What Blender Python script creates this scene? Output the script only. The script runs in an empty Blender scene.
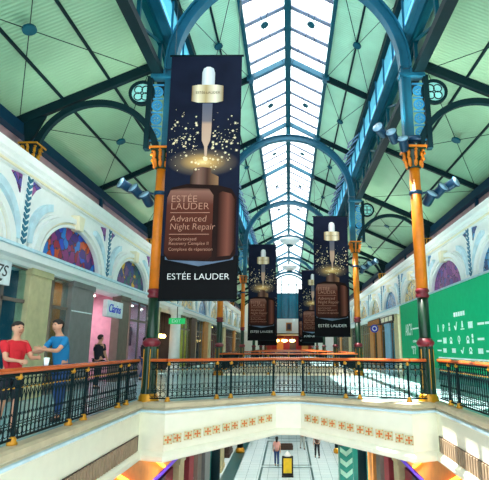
import bpy, bmesh, math, random
from mathutils import Vector as V, Matrix
random.seed(7)
PI = math.pi
sc = bpy.context.scene
C = sc.collection

# ------------------------------------------------------------------ materials
def rgb(c):
    return tuple(((x / 12.92) if x <= .04045 else ((x + .055) / 1.055) ** 2.4) for x in [v / 255 for v in c]) + (1,)

def newmat(name):
    m = bpy.data.materials.new(name); m.use_nodes = True
    nt = m.node_tree; b = nt.nodes['Principled BSDF']
    return m, nt, b

def mat(name, col, rough=.5, metal=0., var=.12, scale=4., bump=0., emit=None, es=0.):
    m, nt, b = newmat(name)
    tc = nt.nodes.new('ShaderNodeTexCoord'); nz = nt.nodes.new('ShaderNodeTexNoise')
    nz.inputs['Scale'].default_value = scale; nz.inputs['Detail'].default_value = 4
    nt.links.new(tc.outputs['Object'], nz.inputs['Vector'])
    r = nt.nodes.new('ShaderNodeValToRGB')
    c = rgb(col)
    r.color_ramp.elements[0].color = tuple(x * (1 - var) for x in c[:3]) + (1,)
    r.color_ramp.elements[1].color = tuple(min(1, x * (1 + var)) for x in c[:3]) + (1,)
    r.color_ramp.elements[0].position = .3; r.color_ramp.elements[1].position = .7
    nt.links.new(nz.outputs['Fac'], r.inputs['Fac'])
    nt.links.new(r.outputs['Color'], b.inputs['Base Color'])
    b.inputs['Roughness'].default_value = rough; b.inputs['Metallic'].default_value = metal
    if bump:
        bp = nt.nodes.new('ShaderNodeBump'); bp.inputs['Strength'].default_value = bump
        nt.links.new(nz.outputs['Fac'], bp.inputs['Height']); nt.links.new(bp.outputs['Normal'], b.inputs['Normal'])
    if emit:
        b.inputs['Emission Color'].default_value = rgb(emit); b.inputs['Emission Strength'].default_value = es
    return m

def corrugated(name, col, axis='Y', scale=3.):
    m, nt, b = newmat(name)
    tc = nt.nodes.new('ShaderNodeTexCoord'); w = nt.nodes.new('ShaderNodeTexWave')
    w.wave_type = 'BANDS'; w.bands_direction = axis; w.inputs['Scale'].default_value = scale
    nt.links.new(tc.outputs['Object'], w.inputs['Vector'])
    nz = nt.nodes.new('ShaderNodeTexNoise'); nz.inputs['Scale'].default_value = .8
    nt.links.new(tc.outputs['Object'], nz.inputs['Vector'])
    r = nt.nodes.new('ShaderNodeValToRGB'); c = rgb(col)
    r.color_ramp.elements[0].color = tuple(x * .82 for x in c[:3]) + (1,)
    r.color_ramp.elements[1].color = c
    r.color_ramp.elements[0].position = .3; r.color_ramp.elements[1].position = .7
    nt.links.new(nz.outputs['Fac'], r.inputs['Fac']); nt.links.new(r.outputs['Color'], b.inputs['Base Color'])
    bp = nt.nodes.new('ShaderNodeBump'); bp.inputs['Strength'].default_value = .6; bp.inputs['Distance'].default_value = .02
    nt.links.new(w.outputs['Fac'], bp.inputs['Height']); nt.links.new(bp.outputs['Normal'], b.inputs['Normal'])
    b.inputs['Roughness'].default_value = .55
    return m

def glassmat(name, tint, mix, diff):
    m = bpy.data.materials.new(name); m.use_nodes = True; nt = m.node_tree
    nt.nodes.remove(nt.nodes['Principled BSDF']); out = nt.nodes['Material Output']
    t = nt.nodes.new('ShaderNodeBsdfTransparent'); t.inputs['Color'].default_value = tint
    d = nt.nodes.new('ShaderNodeBsdfTranslucent'); d.inputs['Color'].default_value = diff
    g = nt.nodes.new('ShaderNodeBsdfGlossy'); g.inputs['Roughness'].default_value = .05
    nz = nt.nodes.new('ShaderNodeTexNoise'); nz.inputs['Scale'].default_value = 3
    mr = nt.nodes.new('ShaderNodeMapRange'); mr.inputs['To Min'].default_value = mix * .8; mr.inputs['To Max'].default_value = mix * 1.2
    nt.links.new(nz.outputs['Fac'], mr.inputs['Value'])
    a = nt.nodes.new('ShaderNodeMixShader'); nt.links.new(mr.outputs['Result'], a.inputs['Fac'])
    nt.links.new(t.outputs[0], a.inputs[1]); nt.links.new(d.outputs[0], a.inputs[2])
    b = nt.nodes.new('ShaderNodeMixShader'); b.inputs['Fac'].default_value = .05
    nt.links.new(a.outputs[0], b.inputs[1]); nt.links.new(g.outputs[0], b.inputs[2])
    nt.links.new(b.outputs[0], out.inputs['Surface'])
    return m

def stained(name, stops, scale=5.5):
    m, nt, b = newmat(name)
    tc = nt.nodes.new('ShaderNodeTexCoord')
    nz = nt.nodes.new('ShaderNodeTexNoise'); nz.inputs['Scale'].default_value = 2.2; nz.inputs['Detail'].default_value = 3
    nt.links.new(tc.outputs['Object'], nz.inputs['Vector'])
    mx = nt.nodes.new('ShaderNodeMix'); mx.data_type = 'VECTOR'; mx.inputs['Factor'].default_value = .35
    nt.links.new(tc.outputs['Object'], mx.inputs[4]); nt.links.new(nz.outputs['Color'], mx.inputs[5])
    v = nt.nodes.new('ShaderNodeTexVoronoi'); v.inputs['Scale'].default_value = scale
    nt.links.new(mx.outputs[1], v.inputs['Vector'])
    sx = nt.nodes.new('ShaderNodeSeparateColor'); nt.links.new(v.outputs['Color'], sx.inputs[0])
    r = nt.nodes.new('ShaderNodeValToRGB'); r.color_ramp.interpolation = 'CONSTANT'
    e = r.color_ramp.elements
    while len(e) < len(stops): e.new(.5)
    for i, s in enumerate(stops):
        e[i].position = i / len(stops); e[i].color = rgb(s)
    nt.links.new(sx.outputs[0], r.inputs['Fac'])
    v2 = nt.nodes.new('ShaderNodeTexVoronoi'); v2.feature = 'DISTANCE_TO_EDGE'; v2.inputs['Scale'].default_value = scale
    nt.links.new(mx.outputs[1], v2.inputs['Vector'])
    gt = nt.nodes.new('ShaderNodeMath'); gt.operation = 'GREATER_THAN'; gt.inputs[1].default_value = .035
    nt.links.new(v2.outputs['Distance'], gt.inputs[0])
    mm = nt.nodes.new('ShaderNodeMix'); mm.data_type = 'RGBA'
    nt.links.new(gt.outputs[0], mm.inputs['Factor']); mm.inputs[6].default_value = (.03, .02, .05, 1)
    nt.links.new(r.outputs['Color'], mm.inputs[7]); nt.links.new(mm.outputs[2], b.inputs['Base Color'])
    b.inputs['Roughness'].default_value = .4; b.inputs['Specular IOR Level'].default_value = .15
    return m

def ramp_mat(name, axis, stops, rough=.6):
    """a printed colour run along one axis of the print"""
    m, nt, b = newmat(name)
    tc = nt.nodes.new('ShaderNodeTexCoord'); s = nt.nodes.new('ShaderNodeSeparateXYZ')
    nt.links.new(tc.outputs['Generated'], s.inputs[0])
    r = nt.nodes.new('ShaderNodeValToRGB'); e = r.color_ramp.elements
    while len(e) < len(stops): e.new(.5)
    for i, (p, c) in enumerate(stops): e[i].position = p; e[i].color = rgb(c)
    nt.links.new(s.outputs[axis], r.inputs['Fac']); nt.links.new(r.outputs['Color'], b.inputs['Base Color'])
    b.inputs['Roughness'].default_value = rough
    return m

def tiled(name, c1, c2, mortar, scale, rough=.25):
    m, nt, b = newmat(name)
    tc = nt.nodes.new('ShaderNodeTexCoord'); br = nt.nodes.new('ShaderNodeTexBrick')
    br.offset = 0; br.inputs['Scale'].default_value = scale; br.inputs['Brick Width'].default_value = .5; br.inputs['Row Height'].default_value = .5
    br.inputs['Mortar Size'].default_value = .008
    br.inputs['Color1'].default_value = rgb(c1); br.inputs['Color2'].default_value = rgb(c2); br.inputs['Mortar'].default_value = rgb(mortar)
    nt.links.new(tc.outputs['Object'], br.inputs['Vector']); nt.links.new(br.outputs['Color'], b.inputs['Base Color'])
    b.inputs['Roughness'].default_value = rough
    return m

M = dict(
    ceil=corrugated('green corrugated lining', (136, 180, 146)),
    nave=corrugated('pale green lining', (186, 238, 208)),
    blue=mat('blue painted steel', (2, 88, 114), .5),
    teal=mat('teal painted steel', (3, 76, 92), .5),
    dark=mat('dark green painted steel', (3, 34, 40), .6),
    eave=mat('deep blue painted beam', (4, 44, 66), .6),
    glass=glassmat('skylight glass', (1, 1, 1, 1), .25, (.95, .98, 1, 1)),
    sash=glassmat('blue clerestory glass', (.1, .42, .75, 1), .35, (.2, .6, .95, 1)),
    roundel=mat('pale roundel glass', (176, 250, 240), .2),
    bar=mat('grey glazing bar', (128, 138, 166), .5),
    white=mat('white plaster', (240, 242, 240), .6, var=.03),
    cream=mat('cream plaster', (240, 230, 200), .6, var=.04),
    bluewhite=mat('pale blue moulding', (196, 224, 236), .55),
    recess=mat('mauve wall paint', (160, 132, 138), .7),
    orange=mat('orange enamel paint', (226, 122, 10), .45),
    gold=mat('gold leaf', (196, 136, 22), .35, .3),
    green=mat('bottle green enamel', (4, 44, 26), .3),
    red=mat('burgundy enamel', (112, 20, 36), .4),
    rail=mat('polished copper-brown handrail', (186, 84, 34), .25),
    iron=mat('black green ironwork', (4, 26, 30), .6),
    fascia=mat('cream fascia paint', (236, 234, 214), .45, var=.03),
    strip=mat('beige stone nosing', (190, 176, 146), .4),
    slat=mat('brown vent slats', (150, 128, 104), .6),
    tile=mat('ivory tile', (204, 198, 158), .5),
    motif=mat('terracotta motif', (200, 104, 24), .5),
    floor=tiled('polished floor tiles', (160, 194, 198), (142, 180, 188), (120, 150, 156), .9, .22),
    lower=tiled('lower floor tiles', (222, 240, 244), (212, 234, 240), (110, 150, 160), .8, .25),
    inlay=mat('dark green stone inlay', (14, 84, 88), .3),
    hoard=mat('green hoarding paint', (0, 168, 112), .6, var=.05),
    chalk=mat('white lettering', (232, 246, 240), .6, var=.03),
    stone=mat('pale stone pilaster', (196, 184, 140), .5),
    grey=mat('grey cladding', (120, 120, 120), .4),
    brownp=mat('grey brown cladding', (110, 98, 88), .5),
    wood=mat('orange timber', (190, 120, 50), .5),
    darkwood=mat('dark timber', (62, 40, 30), .5),
    sky_panel=mat('pale blue panel', (120, 170, 200), .5),
    shopglass=glassmat('shop window glass', (.75, .92, .95, 1), .06, (.3, .5, .55, 1)),
    int_teal=mat('teal shop wall', (30, 96, 112), .7),
    int_pink=mat('pink shop wall', (214, 160, 176), .7),
    int_warm=mat('warm shop wall', (190, 138, 84), .7),
    int_yel=mat('yellow shop wall', (186, 170, 60), .7),
    int_red=mat('red shop wall', (140, 40, 52), .7),
    int_dark=mat('dark shop wall', (58, 46, 56), .7),
    purple=mat('purple neon', (90, 40, 200), .5, emit=(70, 60, 200), es=.3),
    warm=mat('warm lamp', (255, 214, 140), .5, emit=(255, 206, 120), es=9.),
    cool=mat('white lamp', (255, 250, 240), .5, emit=(255, 246, 230), es=7.),
    amber=mat('amber bulkhead paint', (214, 140, 58), .5),
    navy=mat('navy banner print', (20, 26, 46), .7, var=.25, scale=1.5),
    black=mat('black banner print', (5, 6, 10), .6),
    sign=mat('white sign face', (226, 236, 240), .5),
    ink=mat('blue lettering', (14, 50, 200), .5),
    inkb=mat('black lettering', (12, 24, 36), .5),
    exit=mat('green exit sign', (20, 150, 80), .5, emit=(20, 170, 90), es=.6),
    skin=mat('skin', (200, 144, 116), .6), hair=mat('dark hair', (34, 24, 20), .8),
    redshirt=mat('red jersey', (196, 20, 36), .8), blueshirt=mat('blue jersey', (14, 118, 172), .8),
    darkcloth=mat('dark cloth', (22, 24, 36), .85), denim=mat('blue denim', (30, 66, 120), .85),
    pinkcloth=mat('pink cloth', (232, 168, 160), .85), palecloth=mat('pale cloth', (170, 176, 170), .85), browncloth=mat('brown cloth', (90, 62, 52), .85),
    leather=mat('black leather', (16, 14, 14), .4),
    yellow=mat('yellow poster', (238, 196, 20), .5), tealp=mat('teal panel', (10, 140, 126), .4), mint=mat('mint stripe', (170, 226, 204), .5),
    flood=mat('dark blue floodlight', (22, 62, 92), .35, .3), lens=mat('floodlight lens', (150, 190, 216), .15),
    bowl=mat('white glass bowl', (244, 250, 250), .3), farglass=mat('teal tinted glazing', (8, 92, 116), .15),
    warm2=mat('amber glowing tube', (255, 150, 30), .5, emit=(255, 150, 40), es=7), purple2=mat('purple display', (96, 60, 170), .6),
    leafblue=mat('blue green leaf paint', (24, 110, 140), .5),
    panelblue=mat('light blue cast panel', (40, 140, 190), .5),
    wire=mat('steel cable', (90, 96, 100), .4, .8),
)

# ------------------------------------------------------------------ mesh builder
class MB:
    def __init__(s): s.v = []; s.f = []; s.m = []; s.sm = []
    def add(s, vs, fs, mi=0, smooth=False):
        o = len(s.v); s.v += [tuple(p) for p in vs]
        for f in fs: s.f.append([i + o for i in f]); s.m.append(mi); s.sm.append(smooth)
        return s
    def box(s, x0, y0, z0, x1, y1, z1, mi=0):
        vs = [(x, y, z) for z in (z0, z1) for y in (y0, y1) for x in (x0, x1)]
        return s.add(vs, [(0, 2, 3, 1), (4, 5, 7, 6), (0, 1, 5, 4), (1, 3, 7, 5), (3, 2, 6, 7), (2, 0, 4, 6)], mi)
    def beam(s, p0, p1, w, h, up=(0, 0, 1), mi=0):
        p0, p1 = V(p0), V(p1); d = (p1 - p0).normalized(); r = d.cross(V(up))
        if r.length < 1e-4: r = d.cross(V((0, 1, 0)))
        r.normalize(); u = r.cross(d)
        vs = [p + r * a * w / 2 + u * b * h / 2 for p in (p0, p1) for b in (-1, 1) for a in (-1, 1)]
        return s.add(vs, [(0, 2, 3, 1), (4, 5, 7, 6), (0, 1, 5, 4), (1, 3, 7, 5), (3, 2, 6, 7), (2, 0, 4, 6)], mi)
    def tube(s, path, r, n=6, closed=False, mi=0):
        P = [V(p) for p in path]; N = len(P); vs = []; R = r if isinstance(r, (list, tuple)) else [r] * N
        for i, p in enumerate(P):
            a = P[i - 1] if (i or closed) else p; b = P[(i + 1) % N] if (i < N - 1 or closed) else p
            t = (b - a).normalized(); ref = V((0, 0, 1)) if abs(t.z) < .9 else V((1, 0, 0))
            x = t.cross(ref).normalized(); y = x.cross(t)
            vs += [p + (x * math.cos(2 * PI * k / n) + y * math.sin(2 * PI * k / n)) * R[i] for k in range(n)]
        fs = []
        for i in range(N if closed else N - 1):
            j = (i + 1) % N
            fs += [(i * n + k, i * n + (k + 1) % n, j * n + (k + 1) % n, j * n + k) for k in range(n)]
        if not closed: fs += [tuple(range(n))[::-1], tuple((N - 1) * n + k for k in range(n))]
        return s.add(vs, fs, mi, n > 5)
    def lathe(s, prof, o=(0, 0, 0), n=16, mi=0):
        vs = [(o[0] + r * math.cos(2 * PI * k / n), o[1] + r * math.sin(2 * PI * k / n), o[2] + z) for r, z in prof for k in range(n)]
        fs = [(i * n + k, i * n + (k + 1) % n, (i + 1) * n + (k + 1) % n, (i + 1) * n + k) for i in range(len(prof) - 1) for k in range(n)]
        fs += [tuple(range(n))[::-1], tuple((len(prof) - 1) * n + k for k in range(n))]
        return s.add(vs, fs, mi, True)
    def prism(s, poly, o, u, v, w, mi=0):
        """polygon in the plane o,u,v pushed along the vector w"""
        o, u, v, w = V(o), V(u), V(v), V(w); n = len(poly)
        a = [o + u * p[0] + v * p[1] for p in poly]; vs = a + [p + w for p in a]
        fs = [tuple(range(n)), tuple(range(2 * n - 1, n - 1, -1))] + [(i, (i + 1) % n, n + (i + 1) % n, n + i) for i in range(n)]
        return s.add(vs, fs, mi)
    def ring(s, r0, r1, a0, a1, o, u, v, w, n=24, mi=0):
        """solid annular sector in the plane o,u,v, thickness vector w; angles may differ inside and outside"""
        o, u, v, w = V(o), V(u), V(v), V(w)
        A0 = a0 if isinstance(a0, tuple) else (a0, a0); A1 = a1 if isinstance(a1, tuple) else (a1, a1)
        vs = []; full = abs(A1[0] - A0[0]) > 2 * PI - 1e-3
        for i in range(n + 1):
            t = i / n
            for k, r in ((0, r0), (1, r1)):
                a = A0[k] + (A1[k] - A0[k]) * t
                p = o + u * (r * math.cos(a)) + v * (r * math.sin(a)); vs += [p, p + w]
        fs = []
        for i in range(n):
            b = 4 * i; c = b + 4
            fs += [(b, b + 2, c + 2, c), (b + 1, c + 1, c + 3, b + 3), (b, c, c + 1, b + 1), (b + 2, b + 3, c + 3, c + 2)]
        if not full: fs += [(0, 1, 3, 2), (4 * n, 4 * n + 2, 4 * n + 3, 4 * n + 1)]
        return s.add(vs, fs, mi)
    def build(s, name, m, parent=None, bevel=0):
        me = bpy.data.meshes.new(name); me.from_pydata(s.v, [], s.f)
        for x in (m if isinstance(m, (list, tuple)) else [m]): me.materials.append(x)
        me.polygons.foreach_set('material_index', s.m); me.polygons.foreach_set('use_smooth', s.sm)
        bm = bmesh.new(); bm.from_mesh(me); bmesh.ops.recalc_face_normals(bm, faces=bm.faces); bm.to_mesh(me); bm.free()
        me.validate(); me.update()
        o = bpy.data.objects.new(name, me); C.objects.link(o)
        if parent: o.parent = parent
        if bevel:
            b = o.modifiers.new('bevel', 'BEVEL'); b.width = bevel; b.segments = 2; b.limit_method = 'ANGLE'
        return o

def tag(o, label, cat, group=None, kind=None):
    if label: o['label'] = label
    if cat: o['category'] = cat
    if group: o['group'] = group
    if kind: o['kind'] = kind
    return o
def struct(o, label=None, cat=None):
    o['kind'] = 'structure'
    if label: o['label'] = label
    if cat: o['category'] = cat
    return o
def empty(name, loc, rz=0, label=None, cat=None, group=None):
    o = bpy.data.objects.new(name, None); C.objects.link(o); o.location = loc; o.rotation_euler = (0, 0, rz); o.empty_display_size = .2
    return tag(o, label, cat, group)
def copy_tree(o, parent=None):
    c = o.copy(); C.objects.link(c)
    if parent: c.parent = parent
    for ch in list(o.children): copy_tree(ch, c)
    return c
ORD = ['nearest', 'second', 'third', 'fourth', 'fifth', 'sixth', 'seventh', 'eighth', 'ninth', 'tenth', 'eleventh', 'twelfth']
SIDE = {-1: 'left', 1: 'right'}

def text_obj(name, s, size, m, parent, mw, shear=0, wide=1., depth=.004, align='LEFT', thin=0):
    cu = bpy.data.curves.new(name, 'FONT'); cu.body = s; cu.size = size; cu.shear = shear; cu.extrude = depth; cu.align_x = align; cu.offset = -thin * size
    t = bpy.data.objects.new(name, cu); C.objects.link(t)
    me = bpy.data.meshes.new_from_object(t.evaluated_get(bpy.context.evaluated_depsgraph_get()))
    C.objects.unlink(t); bpy.data.objects.remove(t); bpy.data.curves.remove(cu)
    me.transform(Matrix.Diagonal((wide, 1, 1, 1))); me.transform(mw)
    me.materials.clear(); me.materials.append(m)
    o = bpy.data.objects.new(name, me); C.objects.link(o); o.parent = parent
    return o

# ------------------------------------------------------------------ dimensions
BAY = 12.1; COLY = [12.5 + BAY * k for k in range(6)]; CX = 3.5
Y0, YE = .4, 77.0
EYE = 1.343
X_ROOF, Z_ROOF = 3.45, 11.85           # nave eave
X_SKY, Z_SKY, Z_RIDGE = 1.62, 12.78, 13.66
AX0, AZ0, AX1, AZ1 = 3.95, 9.5, 7.78, 7.74   # aisle ceiling
WX = 7.2

# ------------------------------------------------------------------ floors
mb = MB()
for s in (-1, 1):
    mb.box(min(s * 3.66, s * 11.2), Y0, -.26, max(s * 3.66, s * 11.2), YE, 0)
mb.prism([(-3.66, 12.4), (-2.95, 12.1), (-.35, 13.75), (.35, 13.75), (2.95, 12.1), (3.66, 12.4), (3.66, 24.3), (-3.66, 24.3)], (0, 0, -.26), (1, 0, 0), (0, 1, 0), (0, 0, .26))
mb.box(-3.66, 37.5, -.26, 3.66, 48, 0); mb.box(-3.66, 61, -.26, 3.66, YE, 0)
struct(mb.build('floor', M['floor']), 'pale polished tile floor of the upper walkways and bridge', 'floor')
struct(MB().box(-7.5, 4, -6.2, 7.5, YE, -6.0).build('floor_lower', M['lower']), 'pale tile floor of the lower mall', 'floor')
mb = MB()
z = -5.995
def strip(x0, y0, x1, y1): mb.box(x0, y0, z - .003, x1, y1, z + .003)
for s in (-1,): strip(-3.95, 8, -3.15, 60)
for a, b in ((26, 32.4), (32.9, 41), (42, 52)):
    strip(-1.75, b - .18, 1.45, b); strip(-1.75, a, 1.45, a + .14); strip(-1.75, a, -1.63, b); strip(1.33, a, 1.45, b)
struct(mb.build('trim_1', M['inlay']), 'dark green stone lines let into the lower floor', 'floor inlay')

# fascia swept along the void edge
EDGE = [(-3.66, 2.0, 1), (-3.66, 12.4, 1), (-2.95, 12.1, 1), (-.35, 13.75, .74), (.35, 13.75, .74), (2.95, 12.1, 1), (3.66, 12.4, 1), (3.66, 2.0, 1)]
def sweep(mb, path, prof, mi=0):
    n = len(path); k = len(prof); vs = []
    for i, (x, y, sc_) in enumerate(path):
        ds = []
        if i: ds.append((V((x, y)) - V(path[i - 1][:2])).normalized())
        if i < n - 1: ds.append((V(path[i + 1][:2]) - V((x, y))).normalized())
        ns = [V((d.y, -d.x)) for d in ds]; b = sum(ns, V((0, 0))).normalized(); f = 1 / max(.4, b.dot(ns[0]))
        vs += [(x + b.x * d * f, y + b.y * d * f, z * sc_) for d, z in prof]
    fs = [(i * k + j, i * k + (j + 1) % k, (i + 1) * k + (j + 1) % k, (i + 1) * k + j) for i in range(n - 1) for j in range(k)]
    fs += [tuple(range(k)), tuple((n - 1) * k + j for j in range(k))[::-1]]
    mb.add(vs, fs, mi)
mb = MB()
sweep(mb, EDGE, [(-.2, -.262), (-.2, -1.28), (.12, -1.28), (.14, -1.24), (.14, -1.16), (.09, -1.10), (.03, -1.06), (.03, -.24), (.07, -.2), (.07, -.14), (.0, -.1), (0, -.262)])
fas = struct(mb.build('trim_2', M['fascia']), 'cream moulded fascia of the bridge and upper walkway edge', 'fascia')
mb = MB(); sweep(mb, EDGE, [(-.14, .002), (-.14, .05), (.06, .05), (.12, .02), (.12, -.06), (.08, -.1), (-.14, -.1)])
mb.build('nosing', M['strip'], fas)
mb = MB(); sweep(mb, EDGE, [(.07, -.135), (.1, -.15), (.1, -.19), (.07, -.2)])
mb.build('bead_moulding', M['bluewhite'], fas)
# ornamental tiles on the two splayed faces
for s in (-1, 1):
    a, b = V((s * 2.93, 12.05, 0)), V((s * .3, 13.68, 0)); d = b - a; L = d.length; d.normalize(); nrm = V((d.y, -d.x, 0)) * (1 if s < 0 else -1)
    for i in range(12):
        t = (.05 + .252 * i + (.0 if i % 2 else .02)) / L; p = a + d * (t * L) + nrm * .02; zc = -.8 + .33 * t
        h = .105 - .012 * t; T = MB().prism([(-h, -h), (h, -h), (h, h), (-h, h)], p + V((0, 0, zc)), d, (0, 0, 1), nrm * .02).build('tile', M['tile'], fas)
        mo = MB()
        for q in range(4):
            c, sn = math.cos(q * PI / 2), math.sin(q * PI / 2)
            pet = [(0, 0), (h * .12, -h * .1), (h * .7, -h * .26), (h * .78, 0), (h * .7, h * .26), (h * .12, h * .1)]
            mo.prism([(x * c - y * sn, x * sn + y * c) for x, y in pet], p + V((0, 0, zc)) + nrm * .02, d, (0, 0, 1), nrm * .006)
            cx_, cy_ = h * .8 * (c - sn), h * .8 * (sn + c)
            mo.ring(0.001, h * .12, 0, 2 * PI, p + V((0, 0, zc)) + d * cx_ + V((0, 0, cy_)) + nrm * .02, d, (0, 0, 1), nrm * .004, 8)
        mo.build('cross_motif', M['motif'], T)
    mb = MB()
    x = s * 3.62
    for k in range(64):
        y = 3.2 + k * .14
        mb.box(min(x, x - s * .035), y, -1.07, max(x, x - s * .035), y + .085, -.74)
    vg = MB().box(min(x, x - s * .012), 3.1, -1.09, max(x, x - s * .012), 12.25, -.72).build('vent_recess', M['darkwood'], fas)
    mb.build('vent_slats', M['slat'], vg)
# fascias of the far voids
mb = MB()
for (a, b) in ((24.3, 37.5), (48, 61)):
    for s in (-1, 1): mb.box(min(s * 3.5, s * 3.7), a, -1.2, max(s * 3.5, s * 3.7), b, -.0)
    mb.box(-3.5, a - .1, -1.1, 3.5, a + .1, 0.0); mb.box(-3.5, b - .1, -1.1, 3.5, b + .1, 0.0)
struct(mb.build('trim_3', M['fascia']), 'cream fascias around the farther openings in the floor', 'fascia')

# ------------------------------------------------------------------ balustrades
def balustrade(name, p0, p1, posts, label, detail=True, ends=True):
    p0, p1 = V((*p0, 0)), V((*p1, 0)); d = p1 - p0; L = d.length; ang = math.atan2(d.y, d.x)
    t = empty(name, p0, ang, label, 'balustrade', 'wrought iron balustrades round the void')
    mb = MB()
    prof = [(-.05, 1.0), (-.055, 1.03), (-.035, 1.062), (0, 1.07), (.035, 1.062), (.055, 1.03), (.05, 1.0)]
    mb.prism(prof, (0, 0, 0), (0, 1, 0), (0, 0, 1), (L, 0, 0)); mb.build('handrail', M['rail'], t)
    z0 = .05
    MB().box(0, -.015, z0 + .06, L, .015, z0 + .09).build('bottom_rail', M['iron'], t)
    MB().box(0, -.02, .955, L, .02, .995).build('top_rail', M['iron'], t)
    for q in posts:
        po = MB().box(q - .022, -.022, z0, q + .022, .022, .96).build('post', M['iron'], t)
        MB().lathe([(.07, 0), (.072, .025), (.05, .05), (.055, .07), (.04, .095), (.026, .11)], (q, 0, z0), 12).build('foot', M['gold'], po)
        MB().lathe([(.024, 0), (.045, .02), (.05, .045), (.03, .07), (.04, .085)], (q, 0, .9), 12).build('cap', M['gold'], po)
    cuts = [0] + sorted(posts) + [L]
    for a, b in zip(cuts, cuts[1:]):
        if b - a < .2: continue
        mb = MB(); n = max(1, round((b - a - .06) / .11)); st = (b - a) / n
        for k in range(1, n):
            x = a + st * k; mb.tube([(x, 0, z0 + .07), (x, 0, .97)], 0.011, 4)
        if detail:
            mb.box(a, -.008, .8, b, .008, .815); mb.box(a, -.008, .3, b, .008, .314)
            for k in range(n):
                xc = a + st * (k + .5); r = st / 2 * .9
                for zc, rr in ((.875, r), (.22, r * 1.05)):
                    mb.tube([(xc + rr * math.cos(u), 0, zc + rr * math.sin(u)) for u in [2 * PI * i / 8 for i in range(8)]], .008, 4, True)
                mb.tube([(a + st * k, 0, .5), (a + st * k + .01, 0, .64), (xc, 0, .76), (a + st * (k + 1) - .01, 0, .64), (a + st * (k + 1), 0, .5)], .007, 4)
                for sg in (-1, 1):
                    mb.tube([(xc, 0, .33), (xc + sg * r * .8, 0, .36), (xc + sg * r * .9, 0, .42), (xc + sg * r * .4, 0, .46), (xc + sg * r * .25, 0, .42)], .006, 4)
        pn = mb.build('iron_panel', M['iron'], t)
        if detail:
            g = MB()
            for k in range(1, n): g.lathe([(.001, -.018), (.016, -.008), (.018, .004), (.001, .018)], (a + st * k, 0, .8), 6)
            if g.v: g.build('gilt_beads', M['gold'], pn)
    return t
BX = 3.74
near = [11.0 - .0, 9.2, 8.6, 6.9, 6.3, 4.5, 3.9]
balustrade('balustrade', (-BX, 2.4), (-BX, 12.3), [q - 2.4 for q in (11.55, 11.0, 9.2, 8.6, 6.9, 6.3, 4.5, 3.9)], 'iron balustrade with copper handrail along the left walkway, in front of the two men')
balustrade('balustrade', (BX, 2.4), (BX, 12.3), [q - 2.4 for q in (11.55, 11.0, 9.2, 8.6, 6.9, 6.3, 4.5, 3.9)], 'iron balustrade with copper handrail along the right walkway, before the green hoarding')
Lb = math.hypot(2.65, 1.65)
balustrade('balustrade', (-3.0, 12.22), (-.35, 13.87), [.05, 1.35, 1.75, 3.05], 'left splayed balustrade of the near bridge, beside the left column')
balustrade('balustrade', (-.35, 13.87), (.35, 13.87), [], 'short middle balustrade at the peak of the near bridge')
balustrade('balustrade', (.35, 13.87), (3.0, 12.22), [.07, 1.37, 1.77, 3.07], 'right splayed balustrade of the near bridge, in the sun beside the right column')
balustrade('balustrade', (-3.42, 12.3), (-3.0, 12.22), [], 'tiny balustrade link right of the left column')
balustrade('balustrade', (3.0, 12.22), (3.42, 12.3), [], 'tiny balustrade link left of the right column')
for i, y in enumerate((24.2, 37.6, 47.9, 61.1)):
    balustrade('balustrade', (-3.4, y), (3.4, y), [1.2, 2.4, 3.4, 4.4, 5.6], ['crossing balustrade on the far edge of the near bridge', 'crossing balustrade beyond the first far opening', 'crossing balustrade behind the second bridge', 'most distant crossing balustrade of the upper floor'][i], i == 0)
for i, (a, b) in enumerate(((25, 36.4), (48.5, 60.6))):
    for s in (-1, 1):
        balustrade('balustrade', (s * BX, a), (s * BX, b), [2, 4, 6, 8, 10], ['balustrade along the %s edge of the first far opening', 'balustrade along the %s edge of the farthest opening'][i] % SIDE[s], False)

# ------------------------------------------------------------------ columns
def capital_mesh(mb_gold, mb_dark, r, h, z):
    mb_dark.lathe([(r * .95, 0), (r * 1.15, .03), (r * 1.1, .06), (r * 1.25, h * .5), (r * 1.55, h * .86), (r * 1.6, h * .87)], (0, 0, z), 16)
    mb_gold.box(-r * 1.85, -r * 1.85, z + h * .9, r * 1.85, r * 1.85, z + h)
    mb_dark.box(-r * 1.7, -r * 1.7, z + h * .84, r * 1.7, r * 1.7, z + h * .9)
    for k in range(8):
        a = k * PI / 4; c, s = math.cos(a), math.sin(a); w = .42 * r
        pr = [(r * 1.0, z + .05), (r * 1.25, z + h * .12), (r * 1.3, z + h * .3), (r * 1.45, z + h * .42), (r * 1.75, z + h * .46), (r * 1.5, z + h * .56), (r * 1.5, z + h * .72), (r * 1.75, z + h * .8), (r * 1.9, z + h * .76), (r * 1.85, z + h * .86)]
        mb_gold.tube([(q * c, q * s, zz) for q, zz in pr], [w * f for f in (.5, .7, .75, .7, .55, .6, .65, .7, .6, .3)], 8)
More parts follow.
